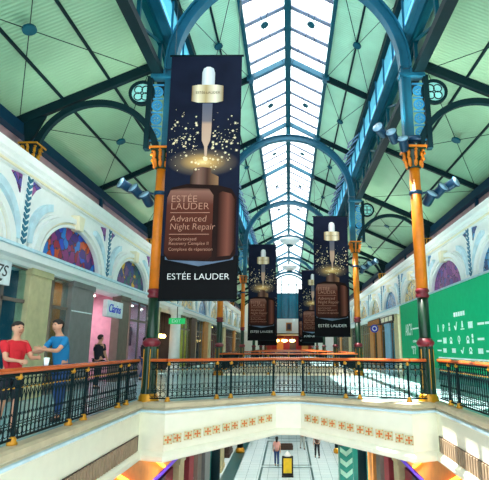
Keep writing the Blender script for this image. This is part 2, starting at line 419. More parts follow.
def make_column():
    t = empty('column', (0, 0, 0))
    MB().lathe([(.26, 0), (.26, .06), (.235, .09), (.24, .14), (.21, .19), (.2, .22)], n=20).build('base', M['gold'], t)
    mb = MB(); n = 32; prof = []
    vs = []
    for z, r in ((.22, .2), (.4, .185), (1.4, .18)):
        for k in range(n):
            rr = r * (1 if k % 2 else .93); vs.append((rr * math.cos(2 * PI * k / n), rr * math.sin(2 * PI * k / n), z))
    fs = [(i * n + k, i * n + (k + 1) % n, (i + 1) * n + (k + 1) % n, (i + 1) * n + k) for i in range(2) for k in range(n)]
    mb.add(vs, fs); lo = mb.build('lower_shaft', M['green'], t)
    g = MB()
    for k in range(0, 16, 3):
        a = 2 * PI * (k + .5) / 16; g.beam((.178 * math.cos(a), .178 * math.sin(a), .32), (.178 * math.cos(a), .178 * math.sin(a), 1.3), .02, .02)
    g.build('gilt_flutes', M['gold'], lo)
    MB().lathe([(.17, 1.36), (.2, 1.39), (.225, 1.44), (.225, 1.48), (.18, 1.53), (.15, 1.57), (.14, 1.58)], n=20).build('lower_collar', M['red'], t)
    MB().lathe([(.15, 1.55), (.145, 1.65), (.14, 2.7)], n=18).build('green_shaft', M['green'], t)
    MB().lathe([(.145, 2.6), (.175, 2.63), (.175, 2.67), (.15, 2.7), (.15, 2.73), (.18, 2.76), (.18, 2.8), (.15, 2.84), (.145, 2.86)], n=18).build('upper_collar', M['red'], t)
    MB().lathe([(.152, 2.84), (.15, 4.5), (.14, 6.15)], n=18).build('shaft', M['orange'], t)
    a, b = MB(), MB(); capital_mesh(a, b, .165, .6, 6.15)
    ca = a.build('capital', M['orange'], t); b.build('capital_core', M['green'], ca)
    return t
col0 = make_column(); k0 = True
for i, y in enumerate(COLY):
    for s in (-1, 1):
        t = col0 if k0 else copy_tree(col0); k0 = False
        t.location = (s * CX, y, 0)
        tag(t, f'{ORD[i]} orange column with dark green foot in the {SIDE[s]} row', 'column', 'orange and green cast iron columns')
mb0 = None
for i, y in enumerate(COLY[1:4]):
    for s in (-1, 1):
        t = empty('column', (s * CX, y, -6), 0, f'dark lower-floor column under the {ORD[i+1]} {SIDE[s]} column', 'column', 'lower floor columns')
        MB().lathe([(.32, 0), (.32, .2), (.25, .3), (.22, .35)]).build('base', M['gold'], t)
        MB().lathe([(.22, .3), (.2, 4.6)]).build('shaft', M['dark'], t)
        MB().lathe([(.2, 4.5), (.3, 4.7), (.36, 4.8), (.36, 4.82)]).build('capital', M['dark'], t)

# stanchions with pierced panels over the columns
def make_stanchion(s):
    t = empty('roof_stanchion', (0, 0, 0))
    for x in (s * .47,):
        MB().box(x - .07, -.1, 6.75, x + .07, .1, 9.0).build('post', M['blue' if abs(x) < .2 else 'dark'], t)
    x0, x1 = sorted((s * .08, s * .42)); mb = MB()
    for zc in (7.25, 7.68, 8.11, 8.54):
        mb.ring(.11, .16, 0, 2 * PI, (s * .25, -.02, zc), (1, 0, 0), (0, 0, 1), (0, .04, 0), 16)
        for q in range(4):
            a = q * PI / 2 + PI / 4; mb.ring(.03, .05, 0, 2 * PI, (s * .25 + .06 * math.cos(a), -.02, zc + .06 * math.sin(a)), (1, 0, 0), (0, 0, 1), (0, .04, 0), 8)
    for zc in (7.03, 7.465, 7.895, 8.325, 8.76): mb.box(x0, -.02, zc - .02, x1, .02, zc + .02)
    mb.build('pierced_panel', M['panelblue'], t)
    MB().box(min(s * -.3, s * .45), -.14, 8.95, max(s * -.3, s * .45), .14, 9.05).build('cap_plate', M['blue'], t)
    return t
for s in (-1, 1):
    st0 = make_stanchion(s)
    for i, y in enumerate(COLY):
        t = st0 if i == 0 else copy_tree(st0); t.location = (s * CX, y, 0)
        tag(t, f'blue stanchion with pierced panel on the {ORD[i]} {SIDE[s]} column', 'roof post', 'pierced stanchions over the columns')

# ------------------------------------------------------------------ nave arches
def make_arch():
    t = empty('roof_arch', (0, 0, 0))
    for nm, r0, r1, w in (('web', 3.28, 3.55, .1), ('inner_flange', 3.25, 3.3, .3), ('outer_flange', 3.53, 3.58, .3)):
        mb = MB(); mb.ring(r0, r1, 0, PI, (0, -w / 2, 9.25), (1, 0, 0), (0, 0, 1), (0, w, 0), 40)
        for s in (-1, 1): mb.box(min(s * r0, s * r1), -w / 2, 6.8 if nm != 'outer_flange' else 9.0, max(s * r0, s * r1), w / 2, 9.2)
        mb.build(nm, M['blue'], t)
    MB().box(-.06, -.06, 12.84, .06, .06, 13.4).build('king_post', M['teal'], t)
    for s in (-1, 1):
        a = math.radians(52); p = (s * 3.55 * math.cos(a), 0, 9.25 + 3.55 * math.sin(a))
        MB().beam(p, (s * 2.4, 0, 12.2), .08, .1, (0, 1, 0)).build('strut', M['teal'], t)
    return t
ar0 = make_arch()
for i, y in enumerate(COLY):
    t = ar0 if i == 0 else copy_tree(ar0); t.location = (0, y, 0)
    tag(t, f'{ORD[i]} blue semicircular roof arch across the atrium', 'roof arch', 'blue arches across the nave')

def roof_z(x): return Z_RIDGE - abs(x) * (Z_RIDGE - Z_SKY) / X_SKY if abs(x) < X_SKY else Z_SKY - (abs(x) - X_SKY) * (Z_SKY - Z_ROOF) / (X_ROOF - X_SKY)
# rafters at the column lines and between
RY = [COLY[0] - BAY / 2 * 1 + BAY / 2 * k for k in range(0, 12)]
def make_rafter():
    t = empty('roof_rafter', (0, 0, 0))
    for s in (-1, 1):
        MB().beam((s * X_ROOF, 0, Z_ROOF - .14), (s * X_SKY, 0, Z_SKY - .14), .12, .24).build('lower_rafter', M['dark'], t)
        MB().beam((s * X_SKY, 0, Z_SKY - .12), (0, 0, Z_RIDGE - .12), .14, .22).build('skylight_rafter', M['blue'], t)
        MB().box(s * X_SKY - .14, -.14, Z_SKY - .3, s * X_SKY + .14, .14, Z_SKY).build('node_plate', M['blue'], t)
    return t
ra0 = make_rafter()
for i, y in enumerate(RY):
    t = ra0 if i == 0 else copy_tree(ra0); t.location = (0, y, 0)
    tag(t, f'{ORD[i]} pitched rafter pair under the skylight, blue over the glass', 'rafter', 'rafters under the nave roof')
# long purlins
for nm, x, z, w, h, m, lab in (('ridge_beam', 0, Z_RIDGE - .16, .26, .3, 'teal', 'teal ridge beam down the middle of the skylight'),):
    tag(MB().box(x - w / 2, Y0, z - h / 2, x + w / 2, YE, z + h / 2).build(nm, M[m]), lab, 'roof beam')
for s in (-1, 1):
    tag(MB().box(s * X_SKY - .07, Y0, Z_SKY - .16, s * X_SKY + .07, YE, Z_SKY + .06).build('skylight_edge_beam', M['teal']), f'teal beam along the {SIDE[s]} edge of the skylight', 'roof beam')
    xm = s * (X_SKY + X_ROOF) / 2
    tag(MB().box(xm - .03, Y0, roof_z(xm) - .11, xm + .03, YE, roof_z(xm) - .03).build('purlin', M['dark']), f'thin dark purlin in the {SIDE[s]} slope of the nave ceiling', 'purlin')
    tag(MB().box(s * X_ROOF - .1, Y0, Z_ROOF - .3, s * X_ROOF + .1, YE, Z_ROOF - .02).build('nave_eave_beam', M['dark']), f'dark eave beam over the {SIDE[s]} clerestory windows', 'roof beam')
    # ceilings
    for nm, P, m, th in (('ceiling', ((s * X_SKY, Z_SKY), (s * (X_ROOF + .35), Z_ROOF - .2)), 'nave', .08), ('ceiling_aisle', ((s * AX0, AZ0), (s * AX1, AZ1)), 'ceil', .08)):
        (xa, za), (xb, zb) = P
        o = MB().add([(xa, Y0, za), (xb, Y0, zb), (xb, YE, zb), (xa, YE, za), (xa, Y0, za + th), (xb, Y0, zb + th), (xb, YE, zb + th), (xa, YE, za + th)], [(0, 1, 2, 3), (4, 7, 6, 5), (0, 4, 5, 1), (1, 5, 6, 2), (2, 6, 7, 3), (3, 7, 4, 0)]).build(nm + '_' + SIDE[s], M[m])
        struct(o, f'green corrugated ceiling slope over the {SIDE[s]} {"aisle" if "aisle" in nm else "side of the nave"}', 'ceiling')
    # skylight glazing
    g = MB().add([(s * X_SKY, Y0, Z_SKY + .03), (0, Y0, Z_RIDGE + .03), (0, YE, Z_RIDGE + .03), (s * X_SKY, YE, Z_SKY + .03)], [(0, 1, 2, 3)]).build('window_%d' % (1 if s < 0 else 2), M['glass'])
    struct(g, f'long white glazed {SIDE[s]} slope of the ridge skylight', 'skylight')
    mb = MB(); y = Y0 + .4
    while y < YE: mb.beam((s * X_SKY, y, Z_SKY + .0), (0, y, Z_RIDGE + .0), .2, .05); y += 1.21
    mb.build('glazing_bars', M['bar'], g)
    # clerestory
    x = s * X_ROOF
    g = MB().add([(x + s * .06, Y0, 10.3), (x + s * .06, YE, 10.3), (x + s * .06, YE, Z_ROOF), (x + s * .06, Y0, Z_ROOF)], [(0, 1, 2, 3)]).build('window_%d' % (3 if s < 0 else 4), M['sash'])
    struct(g, f'{SIDE[s]} clerestory strip of blue glass above the girder', 'clerestory window')
    mb = MB(); y = Y0
    while y < YE: mb.box(x - .03, y - .025, 10.3, x + .03, y + .025, 11.7); y += 1.5125
    mb.build('mullions', M['blue'], g)
    MB().box(min(x - s * .05, s * 3.86), Y0, 10.32, max(x - s * .05, s * 3.86), YE, 10.42).build('sill', M['blue'], g)
    struct(MB().box(min(s * 3.97, s * 4.03), Y0, 9.3, max(s * 3.97, s * 4.03), YE, 10.45).build('ceiling_upstand_' + SIDE[s], M['ceil']), f'green upstand behind the {SIDE[s]} lattice girders', 'ceiling')
    # tilted open sashes
    mb = MB(); y = COLY[1] - 3
    while y < 60: mb.beam((x, y, 11.5), (x - s * .5, y, 11.0), .05, .05); mb.beam((x, y + .6, 11.5), (x - s * .5, y + .6, 11.0), .05, .05); mb.beam((x - s * .5, y, 11.0), (x - s * .5, y + .6, 11.0), .05, .05); y += 1.512
    mb.build('open_sashes', M['bar'], g)

# girders, one per bay
def make_girder(s):
    t = empty('lattice_girder', (0, 0, 0)); x = s * .27
    MB().box(x - .14, .01, 9.06, x + .14, BAY - .01, 9.28).build('bottom_chord', M['dark'], t)
    MB().box(x - .1, .01, 10.15, x + .1, BAY - .01, 10.32).build('top_chord', M['teal'], t)
    n = 6; L = BAY / n
    for k in range(n):
        y = k * L
        MB().box(x - .05, y, 9.28, x + .05, y + .1, 10.15).build('vertical', M['teal'], t)
        a, b = (9.28, 10.15) if k % 2 else (10.15, 9.28)
        MB().beam((x, y + .05, a), (x, y + L - .05, b), .07, .07, (1, 0, 0)).build('diagonal', M['teal'], t)
    return t
for s in (-1, 1):
    g0 = make_girder(s)
    for i, y in enumerate([COLY[0] - BAY] + COLY[:-1]):
        t = g0 if i == 0 else copy_tree(g0); t.location = (s * CX, y, 0)
        tag(t, f'{ORD[i]} bay of lattice girder over the {SIDE[s]} column row', 'girder', 'lattice girders under the clerestory')

# tie rod crosses with a disc, nave slopes / skylight / aisles
def cross(name, pts, label, group):
    c = sum((V(p) for p in pts), V()) / 4
    t = empty(name, c, 0, label, 'tie rods', group)
    for a, b in ((0, 2), (1, 3)):
        MB().tube([V(pts[a]) - c, V(pts[b]) - c], .012, 5).build('rod', M['dark'], t)
    n = (V(pts[1]) - V(pts[0])).cross(V(pts[3]) - V(pts[0])).normalized(); u = (V(pts[1]) - V(pts[0])).normalized(); v = n.cross(u)
    MB().ring(.001, .16, 0, 2 * PI, -n * .03, u, v, n * .06, 14).build('disc', M['teal'], t)
for s in (-1, 1):
    for i in range(8):
        ya, yb = COLY[0] - BAY / 2 + BAY / 2 * i + .1, COLY[0] + BAY / 2 * i - .1
        zz = lambda x: roof_z(x) - .2
        cross('tie_rods', [(s * X_ROOF, ya, zz(X_ROOF)), (s * X_SKY, ya, zz(X_SKY)), (s * X_SKY, yb, zz(X_SKY)), (s * X_ROOF, yb, zz(X_ROOF))], f'{ORD[i]} crossed tie rods with disc below the {SIDE[s]} green nave slope', 'crossed tie rods in the roof')
        if i < 6: cross('tie_rods', [(s * (X_SKY - .1), ya, zz(X_SKY - .1)), (s * .2, ya, zz(.2)), (s * .2, yb, zz(.2)), (s * (X_SKY - .1), yb, zz(X_SKY - .1))], f'{ORD[i]} crossed tie rods with disc under the {SIDE[s]} skylight slope', 'crossed tie rods in the roof')
        az = lambda x: AZ0 + (abs(x) - AX0) / (AX1 - AX0) * (AZ1 - AZ0) - .25
        cross('tie_rods', [(s * 4.1, ya, az(4.1)), (s * 7.6, ya, az(7.6)), (s * 7.6, yb, az(7.6)), (s * 4.1, yb, az(4.1))], f'{ORD[i]} crossed tie rods with disc below the {SIDE[s]} aisle ceiling', 'crossed tie rods in the roof')

# ------------------------------------------------------------------ aisle trusses
def make_aisle(s):
    t = empty('aisle_truss', (0, 0, 0)); zf = lambda x: AZ0 + (x - AX0) / (AX1 - AX0) * (AZ1 - AZ0)
    MB().beam((s * 4.02, 0, zf(4.02) - .16), (s * 7.7, 0, zf(7.7) - .16), .14, .26).build('rafter', M['dark'], t)
    MB().ring(1.66, 1.83, .17, PI - .17, (s * 5.4, -.07, 6.45), (1, 0, 0), (0, 0, 1), (0, .14, 0), 28).build('arch_bracket', M['dark'], t)
    o = (s * 4.2, -.06, 8.5)
    ri = MB().ring(.3, .38, 0, 2 * PI, o, (1, 0, 0), (0, 0, 1), (0, .12, 0), 24).build('roundel_ring', M['dark'], t)
    mb = MB()
    for q in range(4):
        a = q * PI / 2 + PI / 4; mb.ring(.105, .13, 0, 2 * PI, (o[0] + .15 * math.cos(a), -.03, o[2] + .15 * math.sin(a)), (1, 0, 0), (0, 0, 1), (0, .06, 0), 12)
    mb.build('quatrefoil', M['dark'], ri)
    MB().ring(.001, .3, 0, 2 * PI, (o[0], -0.01, o[2]), (1, 0, 0), (0, 0, 1), (0, .01, 0), 20).build('roundel_glass', M['roundel'], ri)
    MB().prism([(6.9, 7.8), (7.5, 7.6), (7.4, 6.9), (7.15, 7.2)], (0, -.04, 0), (s, 0, 0), (0, 0, 1), (0, .08, 0)).build('gusset', M['dark'], t)
    return t
for s in (-1, 1):
    t0 = make_aisle(s)
    for i, y in enumerate(COLY):
        t = t0 if i == 0 else copy_tree(t0); t.location = (0, y, 0)
        tag(t, f'{ORD[i]} dark aisle truss with arch bracket and roundel on the {SIDE[s]}', 'truss', 'aisle trusses with roundels')
    zf = lambda x: AZ0 + (x - AX0) / (AX1 - AX0) * (AZ1 - AZ0)
    for i in range(6):
        y = COLY[0] + BAY * (i - .5)
        tag(MB().beam((s * 3.95, y, zf(3.95) - .12), (s * 7.7, y, zf(7.7) - .12), .12, .2).build('aisle_rafter', M['dark']), f'{ORD[i]} plain dark rafter between trusses in the {SIDE[s]} aisle ceiling', 'rafter', 'plain aisle rafters')
    for j, x in enumerate((5.15, 6.45)):
        tag(MB().box(s * x - .03, Y0, zf(x) - .08, s * x + .03, YE, zf(x) - .01).build('purlin', M['dark']), f'thin dark purlin in the {SIDE[s]} aisle ceiling, {["nearer the girder", "nearer the wall"][j]}', 'purlin')
    tag(MB().box(min(s * 7.5, s * 7.74), Y0, 7.22, max(s * 7.5, s * 7.74), YE, 7.56).build('eave_beam', M['eave']), f'deep blue eave beam above the {SIDE[s]} arcade wall', 'roof beam')
    mb = MB()
    for i in range(11):
        y = COLY[0] + BAY / 2 * (i - .0)
        if i % 2: tag(MB().box(s * 7.6 - .06, y - .07, 6.44, s * 7.6 + .06, y + .07, 7.22).build('stub_post', M['eave']), f'short blue post under the {SIDE[s]} eave beam, {ORD[i // 2]} along', 'post', 'stub posts under the eaves')
# wall capitals where trusses land
a, b = MB(), MB(); capital_mesh(a, b, .17, .52, 0)
ct = empty('wall_capital', (0, 0, 0)); ca = a.build('leaves', M['gold'], ct); b.build('core', M['dark'], ct)
first = True
for s in (-1, 1):
    for i, y in enumerate(COLY):
        t = ct if first else copy_tree(ct); first = False
        t.location = (s * 7.2, y, 6.46); t.scale = (.85,) * 3
        tag(t, f'gilded leaf capital on top of the {SIDE[s]} arcade, under the {ORD[i]} truss', 'capital', 'leaf capitals on the arcade')

# ------------------------------------------------------------------ arcade walls
LUN = [9.4 + 6.05 * k for k in range(11)]
GL = {
    'redblue': stained('red blue stained glass', [(150, 20, 50), (20, 70, 190), (205, 76, 24), (60, 24, 120), (20, 116, 200), (136, 40, 116)], 4.5),
    'greengold': stained('green gold stained glass', [(16, 90, 84), (24, 56, 126), (216, 168, 20), (104, 66, 120), (30, 100, 100)], 4.5),
    'purple': stained('purple stained glass', [(140, 80, 150), (120, 60, 130), (160, 90, 150), (90, 80, 160)], 5),
    'blue': stained('blue stained glass', [(60, 140, 190), (80, 150, 200), (120, 160, 190), (70, 90, 140)], 5),
    'straw': stained('straw stained glass', [(222, 196, 130), (210, 180, 110), (226, 206, 150), (150, 180, 190)], 5),
    'beige': stained('beige stained glass', [(200, 186, 160), (190, 176, 150), (210, 196, 170)], 4),
}
def arcade(s):
    W = MB(); x = s * WX
    W.box(min(x, s * 7.5), Y0, 3.4, max(x, s * 7.5), YE, 6.44)
    wall = struct(W.build('wall_' + SIDE[s], M['white']), f'white moulded arcade wall above the {SIDE[s]} shops', 'wall')
    mb = MB(); mb.box(min(s * 7.78, s * 7.9), Y0, 6.44, max(s * 7.78, s * 7.9), YE, 7.9); mb.build('frieze_wall', M['recess'], wall)
    # cornice below and entablature above
    def run(name, prof, m): MB().prism([(s * a, z) for a, z in prof], (0, Y0, 0), (1, 0, 0), (0, 0, 1), (0, YE - Y0, 0)).build(name, m, wall)
    run('cornice', [(7.2, 3.4), (6.95, 3.44), (6.9, 3.54), (6.72, 3.58), (6.7, 3.76), (6.74, 3.8), (7.2, 3.84)], M['white'])
    run('cornice_bead', [(6.72, 3.77), (6.66, 3.79), (6.66, 3.86), (6.72, 3.88), (6.9, 3.85), (6.9, 3.77)], M['bluewhite'])
    run('entablature', [(7.2, 5.9), (7.12, 5.92), (7.1, 6.02), (7.04, 6.08), (7.04, 6.16), (6.96, 6.22), (6.95, 6.38), (6.93, 6.42), (7.2, 6.45)], M['white'])
    run('entablature_line', [(7.1, 5.94), (7.07, 5.96), (7.07, 6.01), (7.1, 6.02)], M['cream'])
    for i, yc in enumerate(LUN):
        o = (x, yc, 3.14); U = (0, 1, 0); Z = (0, 0, 1); out = V((-s, 0, 0))
        key = ['beige', 'redblue', 'greengold', 'straw', 'straw', 'blue', 'straw'][min(i, 6)] if s < 0 else ['beige', 'blue', 'purple', 'straw', 'blue', 'straw', 'straw'][min(i, 6)]
        o = (x, yc, 3.88); E = (0, 0, .62)
        poly = [(2.07 * math.cos(t), 2.07 * math.sin(t)) for t in [PI * k / 24 for k in range(25)]]
        g = MB().prism(poly, o, U, E, out * .02).build('lunette_glass', GL[key], wall)
        mb = MB()
        for r0, r1, th in ((2.07, 2.2, .16), (2.2, 2.32, .09), (2.32, 2.58, .2), (2.58, 2.7, .08)):
            mb.ring(r0, r1, 0, PI, o, U, E, out * th, 28)
        mb.build('arch_moulding', M['white'], wall)
        cr = MB().ring(2.21, 2.31, 0, PI, V(o) + out * .09, U, E, out * .02, 28).build('arch_inset', M['cream'], wall)
        MB().prism([(-.15, 1.24), (.15, 1.24), (.23, 1.74), (-.23, 1.74)], o, U, Z, out * .3).build('keystone', M['cream'], wall, .02)
        # pilaster between arches with leaf column
        yp = yc + 3.025
        pil = MB().prism([(-.2, .76), (.2, .76), (.17, 2.82), (-.17, 2.82)], (x, yp, 3.2), U, Z, out * .1).build('pilaster', M['white'], wall)
        mb = MB()
        for k in range(11):
            z0 = .84 + k * .17
            for sg in (-1, 1): mb.prism([(0, z0), (sg * .12, z0 + .1), (sg * .12, z0 + .18), (0, z0 + .11)], (x, yp, 3.2), U, Z, out * .13)
        mb.build('leaf_column', M['leafblue'], pil)
        # fan shaped trumpets curving out of the pilaster
        for sg in (-1, 1):
            ctr = (x, yp + sg * 1.62, 3.2 + .95)
            mb = MB(); a0, a1 = (PI * .56, PI) if sg > 0 else (0, PI * .44)
            mb.ring(1.2, 1.42, a0, a1, ctr, U, Z, out * .13, 14); mb.build('curved_rib', M['bluewhite'], wall)
            MB().prism([(sg * .26, 2.2), (sg * .26, 2.72), (sg * .75, 2.66), (sg * .5, 2.5)], (x, yp, 3.2), U, Z, out * .03).build('spandrel_inset', GL['purple' if s < 0 else 'blue'], wall)
arcade(-1); arcade(1)

# ------------------------------------------------------------------ shops on the upper floor
SX = 7.1
def lamp(kind, loc, e, col, size=.5, rot=(0, 0, 0)):
    l = bpy.data.lights.new(kind, 'AREA'); l.energy = e; l.color = col; l.size = size
    o = bpy.data.objects.new(kind, l); C.objects.link(o); o.location = loc; o.rotation_euler = rot
    return o
def shop_box(s, y0, y1, m, z0=0., z1=3.45, depth=3.2, floor=True):
    xa, xb = s * 7.3, s * (7.3 + depth); mb = MB()
    lo, hi = sorted((xa, xb))
    mb.box(min(xb, xb + s * .1), y0, z0, max(xb, xb + s * .1), y1, z1)
    mb.box(lo, y0 - .05, z0, hi, y0 + .05, z1); mb.box(lo, y1 - .05, z0, hi, y1 + .05, z1); mb.box(lo, y0, z1, hi, y1, z1 + .08)
    return mb.build('wall_shop_%s' % SIDE[s], m)
nshop = [0]
def shop(s, y0, y1, m, label, light=30, lc=(1, .85, .65), glass=True):
    if s < 0: y0 += .75; y1 = min(y1 + .75, 76.8)
    nshop[0] += 1
    w = struct(shop_box(s, y0, y1, m), label + ', back and side walls', 'shop interior')
    if glass:
        f = MB(); x = s * SX
        for z in (0., 2.5, 3.38): f.box(x - .04, y0, z, x + .04, y1, z + .09)
        n = max(1, round((y1 - y0) / 1.2))
        for k in range(n + 1):
            y = y0 + (y1 - y0) * k / n; f.box(x - .04, y - .035, 0, x + .04, y + .035, 3.46)
        fr = struct(f.build('window_%d' % (4 + nshop[0]), M['brownp']), label + ', window frame', 'shop window')
        MB().box(x - .006, y0, .05, x + .006, y1, 3.4).build('glass', M['shopglass'], fr)
    if light:
        lamp('shop_lamp', (s * 8.5, (y0 + y1) / 2, 3.3), light, lc, .8)
        for k in range(2):
            y = y0 + (y1 - y0) * (k + .5) / 2
            tag(MB().lathe([(.06, 0), (.075, .01), (.075, .06)], (s * 8.0, y, 3.38), 12).build('downlight', M['cool' if lc[2] > .8 else 'warm']), f'round {["first", "second"][k]} ceiling downlight in the {label}', 'ceiling light', 'downlights in the shops')
    return w
def pier(s, y0, y1, m, label, proud=.3, z1=3.46):
    if s < 0: y0 = (y0 + .75) * .98; y1 = (y1 + .75) * .98
    proud = min(proud, .14); xa, xb = sorted((s * (SX - proud), s * 7.3)); nshop[0] += 1
    mb = MB().box(xa, y0, 0, xb, y1, z1); 
    mb.box(min(s * (SX - proud - .05), s * 7.3), y0 - .04, 0, max(s * (SX - proud - .05), s * 7.3), y1 + .04, .22)
    mb.box(min(s * (SX - proud - .04), s * 7.3), y0 - .03, z1 - .18, max(s * (SX - proud - .04), s * 7.3), y1 + .03, z1)
    return struct(mb.build('trim_%d' % (10 + nshop[0]), M[m], bevel=.015), label, 'pilaster')

# left side, from the front
shop(-1, 5.0, 12.2, M['int_teal'], 'dim teal shop with white sign at the far left', 25, (.6, .9, 1))
pier(-1, 12.3, 13.5, 'stone', 'broad pale stone pilaster behind the man in the red jersey', .35)
shop(-1, 13.55, 14.9, M['int_warm'], 'clothes shop window behind the man in the blue jersey', 30)
pier(-1, 14.9, 16.7, 'grey', 'wide grey clad pier with a thin bright line', .2)
shop(-1, 16.75, 19.5, M['int_pink'], 'pink lit shop under the small blue lettered sign', 45, (1, .8, .85), glass=False)
pier(-1, 19.5, 20.7, 'brownp', 'grey brown pier right of the blue lettered sign', .25)
shop(-1, 20.75, 24.7, M['int_pink'], 'pink shop window left of the near left column', 45, (1, .75, .9))
pier(-1, 24.8, 25.9, 'stone', 'pale pilaster right of the near left column', .35)
shop(-1, 26, 29.6, M['int_dark'], 'dark restaurant with green exit sign', 25, (1, .75, .4), glass=False)
shop(-1, 29.8, 34.5, M['int_yel'], 'yellow green lit shop behind the round white column', 60, (1, .9, .45))
pier(-1, 34.6, 36.4, 'darkwood', 'dark timber pier past the yellow shop')
shop(-1, 36.5, 40, M['int_dark'], 'dim shop with hanging white sign', 25, (1, .8, .7))
pier(-1, 40, 42, 'wood', 'orange timber pier on the left, far along')
pier(-1, 42.2, 43.5, 'stone', 'pale slim pier beside the orange timber pier')
shop(-1, 43.6, 52, M['int_red'], 'red walled shop far along the left', 50, (1, .6, .6))
pier(-1, 52, 54, 'stone', 'pale pier between the two red shops on the left')
shop(-1, 54, 62, M['int_red'], 'second red walled shop far along the left', 50, (1, .6, .6))
pier(-1, 62, 64, 'wood', 'farthest timber pier on the left')
shop(-1, 64, 76, M['int_warm'], 'farthest warm lit shop on the left', 60)
# right side beyond the hoarding
pier(1, 31, 32.2, 'stone', 'pale pilaster at the far end of the green hoarding', .3)
shop(1, 32.3, 33.5, M['int_warm'], 'narrow shop bay right of the pale blue panel', 15)
pier(1, 33.5, 35.4, 'sky_panel', 'pale blue panelled pier on the right', .2, 3.0)
shop(1, 35.5, 36.8, M['int_dark'], 'dark shop bay between blue panel and orange timber', 12)
pier(1, 36.9, 38.6, 'wood', 'orange timber pier on the right, nearer of two', .2, 3.0)
shop(1, 38.7, 40, M['int_dark'], 'dark bay between the two orange timber piers', 12)
pier(1, 40.1, 42, 'wood', 'orange timber pier on the right, farther of two', .2, 3.0)
shop(1, 42, 47.5, M['int_warm'], 'warm lit shop behind the second right column', 50)
pier(1, 47.5, 49, 'stone', 'pale pier past the second right column', .3)
shop(1, 49, 55, M['int_dark'], 'dim shop on the right beyond the second column', 30)
pier(1, 55, 57, 'stone', 'pale pier far along the right', .3)
shop(1, 57, 65, M['int_warm'], 'far warm lit shop on the right', 60)
pier(1, 65, 67, 'wood', 'farthest timber pier on the right', .3)
shop(1, 67, 76, M['int_red'], 'farthest red shop on the right', 50, (1, .7, .6))
mb = MB().box(-6.97, 15.4, 2.48, -6.955, 17.0, 2.52)
tag(mb.build('light_strip', M['sign']), 'thin white line across the grey clad pier', 'trim strip')

# frieze of shop signs on the right
t = empty('shop_sign', (6.9, 34, 3.1), 0, 'row of orange carved letters above the orange timber piers', 'shop sign')
mb = MB(); mb.box(-.03, 2.7, -.05, .03, 8.2, .42); mb.build('board', M['darkwood'], t)
for k in range(9):
    y = 2.95 + k * .58; mb = MB(); mb.box(-.09, y, .02, -.03, y + .12, .36); mb.box(-.09, y + .26, .02, -.03, y + .38, .36); mb.box(-.09, y + .1, .28 if k % 2 else .15, -.03, y + .28, .36 if k % 2 else .21)
    mb.build('carved_ornament', M['wood'], t)
t = empty('shop_sign', (6.9, 31.9, 3.05), 0, 'cream sign board above the pale blue panel', 'shop sign')
MB().box(-.03, 0, 0, .03, 4.4, .42).build('board', M['darkwood'], t)
for k in range(3): MB().box(-.06, .3 + k * 1.35, .06, -.03, 1.3 + k * 1.35, .36).build('plaque', M['cream'], t)
t = empty('blade_sign', (6.55, 37.2, 2.75), 0, 'small round blue and white hanging sign before the timber piers', 'hanging sign')
MB().ring(.001, .3, 0, 2 * PI, (0, -.03, 0), (1, 0, 0), (0, 0, 1), (0, .06, 0), 20).build('disc', M['ink'], t)
MB().ring(.12, .2, 0, 2 * PI, (0, -.04, 0), (1, 0, 0), (0, 0, 1), (0, .08, 0), 16).build('emblem', M['sign'], t)
MB().box(.2, -.02, .1, .6, .02, .14).build('bracket', M['iron'], t)

# signs on the left
t = empty('shop_sign', (-6.98, 10.4, 2.84), 0, 'white shop sign with dark script letters at the left edge', 'shop sign')
MB().box(-.05, -.6, 0, .05, 1.38, .6).build('board', M['sign'], t)
R_L = Matrix.Translation((.055, 0, 0)) @ Matrix(((0, 0, 1, 0), (1, 0, 0, 0), (0, 1, 0, 0), (0, 0, 0, 1)))
text_obj('lettering', '7S', .4, M['inkb'], t, Matrix.Translation((0, .78, .2)) @ R_L, .25, 1.1)
MB().prism([(.1, .1), (1.0, .07), (1.05, .13), (.1, .16)], (.052, 0, 0), (0, 1, 0), (0, 0, 1), (.01, 0, 0)).build('underline', M['inkb'], t)
t = empty('shop_sign', (-6.95, 18.25, 2.5), 0, 'small white box sign with blue script lettering', 'shop sign')
MB().box(-.12, 0, 0, .06, 1.75, .64).build('box', M['sign'], t, .02)
text_obj('lettering', 'Clarins', .46, M['ink'], t, Matrix.Translation((.01, .14, .18)) @ R_L, .25, 1.0, .01)
t = empty('exit_sign', (-6.6, 26.6, 2.6), 0, 'green exit sign hanging in the dark restaurant doorway', 'exit sign')
MB().box(0, 0, 0, .9, .06, .32).build('box', M['exit'], t)
text_obj('lettering', 'EXIT', .24, M['sign'], t, Matrix.Translation((.16, -.004, .08)) @ Matrix.Rotation(PI / 2, 4, 'X'))
MB().box(.43, .02, .32, .47, .04, .95).build('hanger', M['iron'], t)
for k in range(3):
    t = empty('pendant_lamp', (-7.5 - .0 * k, 28 + k * .6, 2.0), 0, f'warm round pendant lamp in the dark restaurant, {["left", "middle", "right"][k]} of three', 'lamp', 'pendant lamps in the restaurant')
    MB().lathe([(.02, -.12), (.1, -.08), (.13, 0), (.1, .08), (.02, .12)], n=14).build('globe', M['warm'], t)
    MB().tube([(0, 0, .1), (0, 0, 1.48)], .012, 5).build('cord', M['iron'], t)
# round white column on the left walkway
t = empty('column', (-6.5, 27.8, 0), 0, 'round white column beside the green exit sign', 'column')
MB().lathe([(.42, 0), (.42, .15), (.36, .25), (.32, .3)]).build('base', M['white'], t)
MB().lathe([(.32, .28), (.28, 3.2)], n=20).build('shaft', M['white'], t)
MB().lathe([(.28, 3.15), (.33, 3.2), (.42, 3.4), (.46, 3.46), (.46, 3.6)]).build('capital', M['white'], t)
MB().box(-.95, -.4, 3.6, .6, .4, 3.62).build('abacus', M['white'], t)

